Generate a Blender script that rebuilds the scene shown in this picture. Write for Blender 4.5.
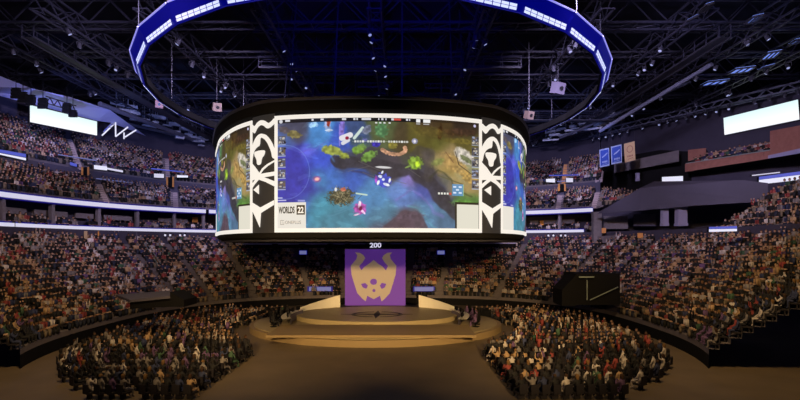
import bpy, math, random
import numpy as np
from mathutils import Vector, Matrix
from mathutils.geometry import tessellate_polygon

random.seed(7); rng = np.random.default_rng(7)
for o in list(bpy.data.objects): bpy.data.objects.remove(o)
SC = bpy.context.scene
COL = SC.collection
PI = math.pi

# ------------------------------------------------------------------ camera, world, lights, exposure
EYE = 8.0          # eye height above the arena floor
F = 520.0          # focal length in pixels of an 800 px wide frame
HOR = 245.0        # horizon row
cd = bpy.data.cameras.new('camera'); cam = bpy.data.objects.new('camera', cd); COL.objects.link(cam)
cam.location = (0, 0, EYE); cam.rotation_euler = (PI/2, 0, 0)
cd.sensor_width = 36; cd.lens = F/800*36; cd.shift_y = 45/800; cd.clip_end = 400
SC.camera = cam
SC.view_settings.view_transform = 'Standard'; SC.view_settings.look = 'None'
SC.view_settings.exposure = 0.0; SC.view_settings.gamma = 1.0; SC.view_settings.use_curve_mapping = False
SC.cycles.use_denoising = True
SC.cycles.max_bounces = 4
SC.cycles.sample_clamp_indirect = 3

w = bpy.data.worlds.new('hall_dusk'); SC.world = w; w.use_nodes = True
w.node_tree.nodes['Background'].inputs[0].default_value = (0.35, 0.38, 1.0, 1)
w.node_tree.nodes['Background'].inputs[1].default_value = 0.008

def area(name, loc, aim, size, power, color, spread=150):
    d = bpy.data.lights.new(name, 'AREA'); d.shape = 'DISK'; d.size = size; d.energy = power; d.color = color
    d.spread = math.radians(spread)
    o = bpy.data.objects.new(name, d); COL.objects.link(o); o.location = loc
    o.rotation_euler = (Vector(aim)-Vector(loc)).to_track_quat('-Z', 'Y').to_euler()
    return o
def spot(name, loc, aim, power, color, ang=60, r=.25, blend=.6):
    d = bpy.data.lights.new(name, 'SPOT'); d.energy = power; d.color = color
    d.spot_size = math.radians(ang); d.spot_blend = blend; d.shadow_soft_size = r
    o = bpy.data.objects.new(name, d); COL.objects.link(o); o.location = loc
    o.rotation_euler = (Vector(aim)-Vector(loc)).to_track_quat('-Z', 'Y').to_euler()
    return o
WARM = (1.0, .64, .26)
COOL = (.80, .68, 1.0)
# unseen fill lamps added above the frame to light the stands
area('stand_fill', (-10, 27, 23), (-38, 58, 16), 3, 1150, COOL, 55)
area('stand_fill', (8, 27, 23), (34, 62, 15), 3, 1150, COOL, 55)
area('stand_fill', (-13, 33, 25.5), (-24, 84, 15), 2, 900, COOL, 40)
area('stand_fill', (11, 33, 25.5), (22, 84, 15), 2, 900, COOL, 40)
area('bowl_fill', (-12, 22, 22), (-26, 46, 0), 3, 1250, WARM, 100)  # warm fill added to give floor and lower bowl an amber tone
area('bowl_fill', (10, 22, 22), (26, 46, 0), 3, 1250, WARM, 100)
area('bowl_fill', (-9, 3, 12.2), (-6, 70, 2), 1.2, 1000, WARM, 42)  # low warm fill added above the camera for the far lower stands
area('bowl_fill', (8, 3, 12.2), (4, 70, 2), 1.2, 1000, WARM, 42)

# ------------------------------------------------------------------ materials
def mat(name, col, rough=.6, metal=0, emis=None, es=1.0, noise=0.0, nscale=3.0, spec=.3):
    m = bpy.data.materials.new(name); m.use_nodes = True
    nt = m.node_tree; b = nt.nodes['Principled BSDF']
    b.inputs['Base Color'].default_value = (*col, 1); b.inputs['Roughness'].default_value = rough
    b.inputs['Metallic'].default_value = metal; b.inputs['Specular IOR Level'].default_value = spec
    if noise:
        n = nt.nodes.new('ShaderNodeTexNoise'); n.inputs['Scale'].default_value = nscale; n.inputs['Detail'].default_value = 5
        tc = nt.nodes.new('ShaderNodeTexCoord'); nt.links.new(tc.outputs['Object'], n.inputs['Vector'])
        mx = nt.nodes.new('ShaderNodeMixRGB'); mx.inputs[1].default_value = (*[c*(1-noise) for c in col], 1)
        mx.inputs[2].default_value = (*[min(1, c*(1+noise)) for c in col], 1)
        nt.links.new(n.outputs['Fac'], mx.inputs[0]); nt.links.new(mx.outputs[0], b.inputs['Base Color'])
    if emis:
        b.inputs['Emission Color'].default_value = (*emis, 1); b.inputs['Emission Strength'].default_value = es
    return m
def attr_mat(name, emission=False, rough=.8):
    m = bpy.data.materials.new(name); m.use_nodes = True; nt = m.node_tree; b = nt.nodes['Principled BSDF']
    a = nt.nodes.new('ShaderNodeAttribute'); a.attribute_name = 'tint'
    b.inputs['Roughness'].default_value = rough; b.inputs['Specular IOR Level'].default_value = .2
    if emission:
        b.inputs['Base Color'].default_value = (.01, .01, .01, 1)
        nt.links.new(a.outputs['Color'], b.inputs['Emission Color']); b.inputs['Emission Strength'].default_value = 1
    else:
        nt.links.new(a.outputs['Color'], b.inputs['Base Color'])
    return m
def lin(r, g, b): return tuple((c/255/12.92 if c/255 <= .04045 else ((c/255+.055)/1.055)**2.4) for c in (r, g, b))
M = dict(
    concrete=mat('dark_concrete', (.16, .14, .16), .85, noise=.25, nscale=1.5),
    step=mat('aisle_concrete', (.42, .34, .36), .8, noise=.2, nscale=2),
    black=mat('black_paint', (.008, .008, .010), .8, spec=.1),
    blackgloss=mat('black_gloss', (.015, .015, .02), .3),
    darkwall=mat('dark_wall', (.055, .05, .085), .8, noise=.2, nscale=.8),
    roofdeck=mat('roof_deck', (.02, .02, .035), .9, noise=.4, nscale=.5),
    steel=mat('truss_steel', (.06, .06, .10), .45, .3, noise=.3, nscale=.7),
    darksteel=mat('dark_steel', (.055, .055, .08), .5, .3),
    duct=mat('duct_metal', (.16, .17, .26), .45, .3, noise=.3),
    slab=mat('grey_panel', (.085, .08, .125), .8, noise=.12, nscale=.6),
    column=mat('pale_column', (.33, .32, .52), .7),
    tan=mat('suite_panel', (.2, .18, .21), .7, noise=.3),
    wood=mat('wood_panel', (.34, .15, .12), .5, noise=.3, nscale=2.5),
    orange=mat('amber_glow_and_stairs', (.75, .33, .08), .5),
    white=mat('white_print', (.8, .78, .74), .6),
    floor=mat('arena_floor', (.17, .13, .09), .55, noise=.3, nscale=.4),
    seat=mat('seat_fabric', (.025, .022, .03), .7),
    railing=mat('rail_metal', (.35, .42, .42), .4, .5),
    fixture=mat('fixture_body', (.06, .06, .09), .5),
    palegrey=mat('pale_grey_box', (.12, .11, .17), .6),
    beige=mat('beige_box', (.16, .12, .11), .6),
    lens=mat('lens_glow', (.3, .3, .4), .3, emis=(.35, .4, .75), es=.7),
    led_white=mat('led_white', (.1, .1, .1), .5, emis=lin(225, 225, 245), es=1.0),
    led_ribbon=mat('led_ribbon', (.1, .1, .1), .5, emis=lin(206, 203, 226), es=1.0),
    led_blue=mat('led_blue', (.02, .02, .1), .5, emis=(.08, .10, .50), es=1.0),
    edge_glow=mat('edge_glow_blue', (.01, .01, .1), .5, emis=(.0, .0, .14), es=1.0),
    ring_blue=mat('ring_blue', (.0, .0, .12), .5, emis=(.0, .001, .16), es=1.0),
    ring_tile=mat('ring_tile', (.1, .1, .2), .5, emis=(.62, .68, 1.0), es=1.2),
    ring_line=mat('ring_line', (.1, .1, .2), .5, emis=(.28, .28, .85), es=1.0),
    led_dim=mat('led_dim', (.05, .05, .1), .5, emis=(.13, .14, .32), es=1.0),
    frame=mat('screen_frame', (.1, .1, .1), .5, emis=lin(240, 234, 226), es=1.0),
    ink=mat('printed_ink', (.02, .02, .02), .6),
    print_dark=mat('screen_dark', (.01, .01, .01), .6, emis=(.02, .018, .018), es=1),
    stagetop=mat('stage_top', (.40, .33, .20), .45, noise=.12, nscale=.6),
    stageside=mat('stage_side', (.3, .22, .12), .5),
    purple=mat('purple_cloth_glow', (.15, .06, .40), .7, emis=(.05, .015, .14), es=1),  # low emission stands in for light coming through the banner
    cream=mat('cream_print_glow', (.42, .36, .30), .7, emis=(.12, .085, .06), es=1),  # same backlight put into the print's own emission
    bluecloth=mat('blue_cloth', (.03, .07, .36), .7),
    goldcloth=mat('gold_cloth', (.55, .40, .24), .7),
    paleblue=mat('pale_edge', (.3, .38, .6), .7),
    patch_glow=mat('reflection_glow', (.2, .3, .6), .4, emis=(.10, .16, .50), es=1.7),  # emission in place of reflected screen light
    casing=mat('equipment_casing', (.42, .46, .62), .4, .2, noise=.4),
    soffit=mat('soffit_panel', (.35, .38, .7), .6),
)
TINT = attr_mat('woven_clothing'); SCR = attr_mat('led_picture', True)

# ------------------------------------------------------------------ mesh helpers
def at(px, py, Y): return Vector(((px-400)/F*Y, Y, EYE+(HOR-py)/F*Y))
class MB:
    def __init__(s): s.v = []; s.f = []
    def poly(s, pts): k = len(s.v); s.v += [tuple(p) for p in pts]; s.f.append(tuple(range(k, k+len(pts))))
    def box(s, c, d, R=None):
        k = len(s.v); c = Vector(c)
        for x in (-.5, .5):
            for y in (-.5, .5):
                for z in (-.5, .5):
                    p = Vector((x*d[0], y*d[1], z*d[2]))
                    if R is not None: p = R @ p
                    s.v.append(tuple(c+p))
        for q in ((0,1,3,2),(4,6,7,5),(0,4,5,1),(2,3,7,6),(0,2,6,4),(1,5,7,3)): s.f.append(tuple(k+i for i in q))
    def bar(s, a, b, w, h=None):
        a = Vector(a); b = Vector(b); d = b-a; L = d.length
        if L < 1e-6: return
        s.box((a+b)/2, (L, w, h or w), d.to_track_quat('X', 'Z').to_matrix())
    def cyl(s, a, b, r, n=10, r2=None):
        a = Vector(a); b = Vector(b); r2 = r if r2 is None else r2
        R = (b-a).to_track_quat('Z', 'Y').to_matrix(); k = len(s.v)
        for i in range(n):
            t = 2*PI*i/n; u = R @ Vector((math.cos(t), math.sin(t), 0))
            s.v.append(tuple(a+u*r)); s.v.append(tuple(b+u*r2))
        for i in range(n):
            j = (i+1) % n; s.f.append((k+2*i, k+2*j, k+2*j+1, k+2*i+1))
        s.f.append(tuple(k+2*i for i in range(n))[::-1]); s.f.append(tuple(k+2*i+1 for i in range(n)))
    def prism(s, pts, nrm):
        # closed outline pts (3-D) thickened along nrm
        k = len(s.v); n = len(pts); nrm = Vector(nrm)
        s.v += [tuple(p) for p in pts]; s.v += [tuple(Vector(p)+nrm) for p in pts]
        for t in tessellate_polygon([[Vector(p) for p in pts]]):
            s.f.append(tuple(k+i for i in t)); s.f.append(tuple(k+n+i for i in reversed(t)))
        for i in range(n):
            j = (i+1) % n; s.f.append((k+i, k+j, k+n+j, k+n+i))
    def strip(s, A, B):
        k = len(s.v); n = len(A)
        for a, b in zip(A, B): s.v.append(tuple(a)); s.v.append(tuple(b))
        for i in range(n-1): s.f.append((k+2*i, k+2*i+2, k+2*i+3, k+2*i+1))
    def mesh(s, name):
        m = bpy.data.meshes.new(name); m.from_pydata(s.v, [], s.f); m.update(); return m
    def build(s, name, m, parent=None, origin=None):
        if origin is not None:
            ox = Vector(origin); s.v = [tuple(Vector(p)-ox) for p in s.v]
        me = s.mesh(name); me.materials.append(m)
        o = bpy.data.objects.new(name, me); COL.objects.link(o)
        if origin is not None: o.location = origin
        if parent: 
            o.parent = parent
            if origin is None: o.matrix_parent_inverse = Matrix.Translation(-parent.location)
        return o
def tag(o, label=None, cat=None, group=None, kind=None):
    if label: o['label'] = label
    if cat: o['category'] = cat
    if group: o['group'] = group
    if kind: o['kind'] = kind
    return o
def empty(name, loc, label, cat, group=None, rz=0):
    o = bpy.data.objects.new(name, None); COL.objects.link(o); o.location = loc; o.rotation_euler.z = rz
    o.empty_display_size = .2
    return tag(o, label, cat, group)
def copy_tree(o, loc, rz=None, label=None, group=None):
    c = o.copy(); COL.objects.link(c); c.location = loc
    if rz is not None: c.rotation_euler = (0, 0, rz)
    if label: c['label'] = label
    if group: c['group'] = group
    for ch in list(o.children):
        d = ch.copy(); COL.objects.link(d); d.parent = c
        for g in list(ch.children):
            e = g.copy(); COL.objects.link(e); e.parent = d
    return c
def thing_one(mb, name, m, label, cat, group=None, kind=None):
    o = mb.build(name, m); tag(o, label, cat, group, kind); return o
def struct(mb, name, m): o = mb.build(name, m); o['kind'] = 'structure'; return o

# ------------------------------------------------------------------ the bowl of the arena
CX, CY = -2.3, 46.0
KEYS = [(-1.0, 24, 24, 2.6), (0.0, 35, 34, 2.5), (1.0, 43, 54, 2.5)]
def ring(t, th):
    for (t0, b0, a0, n0), (t1, b1, a1, n1) in zip(KEYS, KEYS[1:]):
        if t <= t1 or t1 == 1.0:
            k = (t-t0)/(t1-t0); b = b0+(b1-b0)*k; a = a0+(a1-a0)*k; n = n0+(n1-n0)*k; break
    c, s_ = math.cos(th), math.sin(th)
    return (CX+b*math.copysign(abs(c)**(2/n), c), CY+a*math.copysign(abs(s_)**(2/n), s_))
def P(t, th, z): x, y = ring(t, th); return Vector((x, y, z))
def th_of(px, t, left=False):
    # the bowl angle seen at image column px
    lo, hi = (PI/2, 1.2*PI) if px < 375 else (-.2*PI, PI/2)
    best = min((abs(400+F*ring(t, lo+(hi-lo)*i/600)[0]/max(1, ring(t, lo+(hi-lo)*i/600)[1])-px), lo+(hi-lo)*i/600) for i in range(601))
    return best[1]
def ths(a, b, n=80): return [a+(b-a)*i/n for i in range(n+1)]
TH_L = PI*1.14; TH_R = -.14*PI
def terrace(t0, t1, z0, z1, rows, a, b):
    mb = MB(); T = ths(a, b, 120)
    for i in range(rows):
        ta, tb = t0+(t1-t0)*i/rows, t0+(t1-t0)*(i+1)/rows
        za, zb = z0+(z1-z0)*i/rows, z0+(z1-z0)*(i+1)/rows
        mb.strip([P(ta, x, za) for x in T], [P(ta, x, zb) for x in T])
        mb.strip([P(ta, x, zb) for x in T], [P(tb, x, zb) for x in T])
    return mb
def wallring(t, z0, z1, a, b, t2=None):
    mb = MB(); T = ths(a, b, 120); mb.strip([P(t, x, z0) for x in T], [P(t if t2 is None else t2, x, z1) for x in T]); return mb

ROWS_L, ROWS_M, ROWS_U = 18, 8, 12
mb = MB(); mb.box((0, 62, -.15), (130, 130, .3)); struct(mb, 'floor', M['floor'])
struct(wallring(-1, 0, .9, TH_R, TH_L), 'wall_barrier', M['black'])
struct(terrace(-1, -.03, .9, 8.1, ROWS_L, TH_R, TH_L), 'trim_1', M['concrete'])
struct(wallring(-.03, 8.1, 9.75, TH_R, TH_L), 'wall_lower', M['darkwall'])
TH_SUITE_R = th_of(593, 0); TH_UP_R = th_of(604, 1); TH_MID_R = th_of(640, 0); TH_MIDB = th_of(606, .3)
mb = wallring(0.0, 9.75, 9.75, TH_SUITE_R, TH_L, .28); struct(mb, 'trim_2', M['concrete'])
struct(wallring(.28, 9.75, 12.7, TH_SUITE_R, TH_L), 'wall_suites', M['darkwall'])
struct(wallring(-.005, 12.55, 12.55, TH_SUITE_R, TH_L, .28), 'trim_3', M['black'])
struct(terrace(.02, .45, 13.0, 15.6, ROWS_M, TH_MIDB, TH_L), 'trim_4', M['concrete'])
struct(wallring(.45, 15.6, 17.3, TH_UP_R, TH_L), 'wall_ledge', M['slab'])
struct(terrace(.46, .97, 17.2, 21.6, ROWS_U, TH_UP_R, TH_L), 'trim_5', M['concrete'])
struct(wallring(.985, 21.0, 25.4, th_of(600, 1), TH_L), 'wall_end', M['darkwall'])
# right-hand outer wall
RW = [P(1, th_of(600, 1), 0), Vector((41.3, 66.6, 0)), Vector((45.7, 58.8, 0)), Vector((50, 46, 0)), Vector((52, 30, 0))]
mb = MB(); mb.strip([p+Vector((.2, .3, 8)) for p in RW], [p+Vector((.2, .3, 25.6)) for p in RW]); struct(mb, 'wall_right', M['darkwall'])
mb = MB(); mb.box((0, 75, 31.2), (140, 110, .3)); struct(mb, 'ceiling', M['roofdeck'])
# upper closing band between wall head and roof deck
struct(wallring(.985, 25.4, 31.2, th_of(600, 1), TH_L), 'wall_head', M['roofdeck'])

# ------------------------------------------------------------------ ribbon boards
def ribbon(name, z0, z1, a, b, t, label, gap=None):
    n = 70; T = ths(a, b, n)
    root = empty(name, P(t, (a+b)/2, z0), label, 'ribbon board')
    h = MB(); e = .14
    A = [P(t-.004, x, z0-.16) for x in T]; B = [P(t-.004, x, z1+.14) for x in T]
    A2 = [P(t+.01, x, z0-.16) for x in T]; B2 = [P(t+.01, x, z1+.14) for x in T]
    h.strip(A, B); h.strip(B, B2); h.strip(A2, A); h.strip(B2, A2)
    h.build('housing', M['edge_glow'], root)  # housing emission stands in for the blue-lit fringe of the board
    s = MB(); s.strip([P(t-.012, x, z0) for x in T], [P(t-.012, x, z1) for x in T])
    s.build('led_face', M['led_ribbon'], root)
    s = MB(); s.strip([P(t-.0118, x, z0-.05) for x in T], [P(t-.0118, x, z0) for x in T])
    s.build('lower_trim', M['column'], root)
    return root
THc = PI/2
ribbon('ribbon_board', 12.50, 12.98, th_of(205.5, 0), TH_L, 0, 'long white glowing ribbon board on the left stands, upper of two')
ribbon('ribbon_board', 12.50, 12.98, THc+.02, th_of(208.5, 0), 0, 'white ribbon board running behind the left edge of the scoreboard, upper one')
ribbon('ribbon_board', 12.50, 12.98, th_of(593.5, 0), THc-.02, 0, 'white glowing ribbon board right of the scoreboard, upper of two')
ribbon('ribbon_board', 9.62, 10.12, THc+.02, TH_L, 0, 'long white glowing ribbon board on the left stands, lower of two')
ribbon('ribbon_board', 9.62, 10.12, th_of(584.5, 0), THc-.02, 0, 'white glowing ribbon board right of the scoreboard, lower of two')

# suite fronts between the ribbons: dividing columns, counters
def suite_divider(px, label, grp):
    th = th_of(px, .04); x, y = ring(.05, th); mb = MB()
    ang = math.atan2(y-CY, x-CX); R = Matrix.Rotation(ang, 3, 'Z')
    mb.box((x, y, 11.1), (.5, .35, 2.7), R); mb.box((x, y, 9.9), (.7, .5, .25), R)
    return thing_one(mb, 'suite_divider', M['tan'], label, 'column', grp)
for k, px in enumerate((3, 52, 98, 137, 174, 203)): suite_divider(px, ('first', 'second', 'third', 'fourth', 'fifth', 'sixth')[k]+' from the left of the columns between the left ribbon boards', 'suite dividers left')
suite_divider(560, 'slim grey column between the two ribbon boards right of the scoreboard', None)
def counter(pa, pb, label, grp, m='tan', z=(11.15, 11.75), t=.2, name='suite_counter'):
    T = ths(th_of(pa, t), th_of(pb, t), 6); mb = MB()
    mb.strip([P(t, x, z[0]) for x in T], [P(t, x, z[1]) for x in T]); mb.strip([P(t, x, z[1]) for x in T], [P(t+.05, x, z[1]) for x in T])
    mb.strip([P(t+.05, x, z[0]) for x in T], [P(t+.05, x, z[1]) for x in T])
    return thing_one(mb, name, M[m], label, 'counter' if m == 'tan' else 'glow panel', grp)
for k, (a, b) in enumerate(((5, 26), (34, 68), (76, 94), (104, 132), (158, 188))): counter(a, b, 'grey brown suite counter between the left ribbon boards, '+('first', 'second', 'third', 'fourth', 'fifth')[k]+' from the left', 'suite counters left')
counter(530, 538, 'short grey suite counter touching the right edge of the scoreboard', None); counter(544, 574, 'long grey suite counter right of the scoreboard between the ribbon boards', None)
counter(192, 198, 'small amber glow panel in the suite nearest the scoreboard on the left', None, 'orange', (11.3, 12.0), name='amber_glow')  # plain amber colour stands in for an orange glow in the suite
counter(539.5, 543.5, 'small amber glow panel in the suites just right of the scoreboard', None, 'orange', (11.0, 11.7), name='amber_glow')

# ------------------------------------------------------------------ spectators
SHIRTS = [('black', (.02, .02, .025)), ('white', (.55, .50, .50)), ('red', (.28, .06, .06)), ('navy', (.04, .05, .12)),
          ('grey', (.22, .2, .21)), ('tan', (.42, .28, .17)), ('dark green', (.06, .12, .08)), ('purple', (.14, .08, .2))]
SH_W = np.array([.42, .11, .07, .12, .14, .07, .03, .04])
SKIN = [(.48, .30, .23), (.40, .24, .17), (.22, .12, .08), (.54, .37, .30)]
HAIRC = [(.015, .012, .012), (.05, .025, .015), (.18, .10, .04)]
spots = []      # x, y, z(feet), yaw, zone
def fill_row(t, z, a, b, zone, aisles, frac=.93, step=.56, row=0):
    n = 1500; pts = np.array([ring(t, a+(b-a)*i/n) for i in range(n+1)])
    d = np.r_[0, np.cumsum(np.hypot(*np.diff(pts, axis=0).T))]
    thv = a+(b-a)*np.arange(n+1)/n
    for s in np.arange(step/2, d[-1], step):
        th = np.interp(s, d, thv)
        skip = False
        for at_, w_ in aisles:
            x, y = ring(t, at_); xx, yy = ring(t, th)
            if math.hypot(x-xx, y-yy) < w_: skip = True; break
        if skip or random.random() > frac: continue
        x, y = ring(t, th)
        px = 400+F*x/max(y, 1)
        if y < 8 or px < -140 or px > 940: continue
        if zone == 'lower' and ((112 < px < 188 and 38.6 < y < 43.6) or (558 < px < 624 and 49 < y < 54.6)): continue
        yaw = math.atan2(CY-y, CX-x)
        spots.append((x, y, z, yaw+random.uniform(-.15, .15), zone, row))
def aisle_set(t, pxs, w_=.75): return [(th_of(p, t), w_) for p in pxs]
AL = aisle_set(-.5, (-20, 60, 118, 150, 186, 236, 300, 340, 410, 447, 514, 583, 626, 700, 770), .55)
for i in range(ROWS_L):
    t = -1+.97*(i+.75)/ROWS_L
    fill_row(t, .9+7.2*(i+1)/ROWS_L, TH_R, TH_L, 'lower', AL, .96, row=i)
AM = aisle_set(.25, (-60, 100, 174, 232, 330, 420, 510, 561, 598), .8)
for i in range(ROWS_M):
    fill_row(.02+.43*(i+.75)/ROWS_M, 13+2.6*(i+1)/ROWS_M, th_of(606+(6-i)*7, .02+.43*(i+.75)/ROWS_M), TH_L, 'mid', AM, row=i)
AU = aisle_set(.75, (-70, 72, 166, 240, 330, 420, 500, 566), .8)
for i in range(ROWS_U):
    fill_row(.46+.51*(i+.75)/ROWS_U, 17.2+4.4*(i+1)/ROWS_U, TH_UP_R, TH_L, 'upper', AU)
for j, t in enumerate((.05, .11)):
    fill_row(t, 9.75+.25*j, TH_SUITE_R, TH_L, 'suite', [], .55, .7)
# aisle stairs
def stairs(t0, t1, z0, z1, px, wdt, rows, label, m='step', grp=None):
    th = th_of(px, (t0+t1)/2); mb = MB(); N = rows*2
    for i in range(N):
        ta = t0+(t1-t0)*(i+.5)/N; z = z0+(z1-z0)*(i+1)/N
        x, y = ring(ta, th); x2, y2 = ring(t0+(t1-t0)*(i+1.2)/N, th); x1, y1 = ring(t0+(t1-t0)*(i-.0)/N, th)
        a = math.atan2(y2-y1, x2-x1); L = math.hypot(x2-x1, y2-y1)
        mb.box((x, y, z-.05), (L, wdt, .3), Matrix.Rotation(a, 3, 'Z'))
    return thing_one(mb, 'aisle_stairs', M[m], label, 'stairs', grp)
for px, l in ((100, 'pinkish grey aisle stairs in the middle left stands, nearer the frame edge'), (174, 'grey aisle stairs in the middle left stands, nearer the scoreboard'),
              (561, 'grey aisle stairs in the middle stands just right of the scoreboard'), (598, 'grey aisle stairs by the slanting grey panel end')):
    stairs(.02, .45, 13, 15.6, px, 1.1, ROWS_M, l)
for px, l, m in ((72, 'pale aisle stairs in the top left stands under the bright screen', 'step'), (166, 'pale aisle stairs in the top left stands nearer the scoreboard', 'step'),
              (566, 'orange-brown aisle stairs high up right of the scoreboard', 'orange'), (601, 'grey aisle stairs below the three hanging banners', 'step')):  # one flight is plainly coloured amber
    stairs(.46, .97, 17.2, 21.6, px, 1.0, ROWS_U, l, m)
for k, px in enumerate((118, 186, 236, 300, 447, 514, 583, 626)):
    stairs(-1, -.03, .9, 8.1, px, .8, ROWS_L, 'narrow dark aisle stairs in the lower stands, '+('first', 'second', 'third', 'fourth', 'fifth', 'sixth', 'seventh', 'eighth')[k]+' from the left', 'concrete', 'lower aisles')
# glass-sided handrails on two lower aisles
def rail(pts, label):
    root = empty('handrail', pts[0], label, 'handrail')
    mb = MB(); mb.bar(pts[0]+Vector((0, 0, 1)), pts[1]+Vector((0, 0, 1)), .09); mb.bar(pts[0]+Vector((.3, .2, 1)), pts[1]+Vector((.3, .2, 1)), .07); mb.build('rail', M['railing'], root)
    for k in range(5):
        p = pts[0].lerp(pts[1], k/4); q = MB(); q.bar(p, p+Vector((0, 0, 1)), .06); q.build('post', M['railing'], root)
rail((P(-.12, th_of(143, -.12), 7.4), P(-.5, th_of(157, -.5), 4.8)), 'pale green metal handrail down the lower left stands')
rail((P(-.12, th_of(590, -.12), 7.4), P(-.5, th_of(577, -.5), 4.8)), 'pale green metal handrail down the lower right stands')

# right corner block of seats, in front of the grey panel
RB = []
for i in range(9):
    off = .44*i; z = 8.2+.58*i
    a = Vector((31.9+off, 54.6-.75*i, z)); b = Vector((33.4+off, 30, z)); RB.append((a, b))
mb = MB()
for i, (a, b) in enumerate(RB):
    mb.poly([a, b, b+Vector((.62, 0, 0)), a+Vector((.62, 0, 0))]); mb.poly([a-Vector((0, 0, .6)), b-Vector((0, 0, .6)), b, a])
    mb.poly([a, a+Vector((.62, 0, 0)), a+Vector((.62, 0, -2)), a+Vector((0, 0, -2))])
struct(mb, 'trim_6', M['concrete'])
for i, (a, b) in enumerate(RB):
    L = (b-a).length; n = int(L/.56)
    for k in range(n):
        p = a.lerp(b, (k+.5)/n)+Vector((.3, 0, 0))
        if abs(p.y-46.5+.35*i) < .5 or random.random() > .9: continue
        spots.append((p.x, p.y, p.z, PI+random.uniform(-.2, .4), 'corner', i))
# floor seats either side of the stage
FLOORROWS = []
for side in (-1, 1):
    for r in range(20):
        y = 27+r*1.65
        for k in range(40):
            x = CX+side*(8.6+k*.58)
            if (abs(x-CX)/22.2)**2.6+(abs(y-CY)/22.4)**2.6 > .95: continue
            if ((x-CX)/13.4)**2+((y-49.5)/14.5)**2 < 1: continue
            if k % 12 == 11 or random.random() > .95: continue
            spots.append((x, y, 0, math.atan2(50-y, CX-x), 'floor', r))
# balcony rows (positions set below with the wooden balcony)
BAL0, BAL1 = at(690, 171, 67.6), at(768, 157, 58.2)
bn = Vector((.62, .5, 0)).normalized()
for r in range(3):
    a = BAL0+bn*(.5+.75*r); b = BAL1+bn*(.5+.75*r); n = int((b-a).length/.6)
    for k in range(n):
        if random.random() > .82: continue
        p = a.lerp(b, (k+.5)/n)
        spots.append((p.x, p.y, 18.0+.42*r, math.atan2(-bn.y, -bn.x), 'balcony', r))

# which 300 show largest: in the frame, nearest the camera
def inframe(s):
    x, y, z = s[:3]; px = 400+F*x/y; py = HOR-F*(z+.9-EYE)/y
    return 2 < px < 798 and py < 398
idx = sorted([i for i, s in enumerate(spots) if inframe(s)], key=lambda i: spots[i][1])[:300]
near = set(idx)

# crowd as one mesh (past the 300 nearest)
def low_person(arms):
    V = []; Fc = []; Cc = []
    def bx(c, d, top=1.0, col=0):
        k = len(V)
        for z in (-.5, .5):
            f = top if z > 0 else 1
            for x, y in ((-.5, -.5), (.5, -.5), (.5, .5), (-.5, .5)): V.append((c[0]+x*d[0]*f, c[1]+y*d[1]*f, c[2]+z*d[2])); Cc.append(col)
        for q in ((0,3,2,1),(4,5,6,7),(0,1,5,4),(1,2,6,5),(2,3,7,6),(3,0,4,7)): Fc.append(tuple(k+i for i in q))
    # faces +x
    bx((0, 0, .72), (.24, .42, .55), .82, 0)
    bx((.22, 0, .47), (.48, .36, .15), 1, 1)
    bx((.44, 0, .22), (.14, .32, .44), 1, 1)
    # head: octahedral ball
    k = len(V); r = .125; c = (.02, 0, 1.15)
    for z, rr in ((-.9, .55), (-.1, 1.0), (.6, .75)):
        for i in range(5):
            t = 2*PI*i/5; V.append((c[0]+r*rr*math.cos(t), c[1]+r*rr*math.sin(t)*.85, c[2]+z*r*1.15)); Cc.append(2 if (z < .5 and math.cos(t) > -.4) else 3)
    V.append((c[0]-.01, c[1], c[2]+r*1.2)); Cc.append(3)
    for L in range(2):
        for i in range(5):
            j = (i+1) % 5; Fc.append((k+5*L+i, k+5*L+j, k+5*L+5+j, k+5*L+5+i))
    for i in range(5): Fc.append((k+10+i, k+10+(i+1) % 5, k+15))
    for s in (-1, 1):
        if arms: bx((.1, s*.24, 1.12), (.09, .09, .5), .8, 0); bx((.13, s*.22, 1.42), (.09, .09, .12), .8, 2)
        else: bx((.1, s*.25, .74), (.13, .10, .42), 1, 0); bx((.26, s*.18, .57), (.24, .09, .09), 1, 2)
    return V, Fc, Cc
LP = [low_person(False), low_person(True)]
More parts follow.
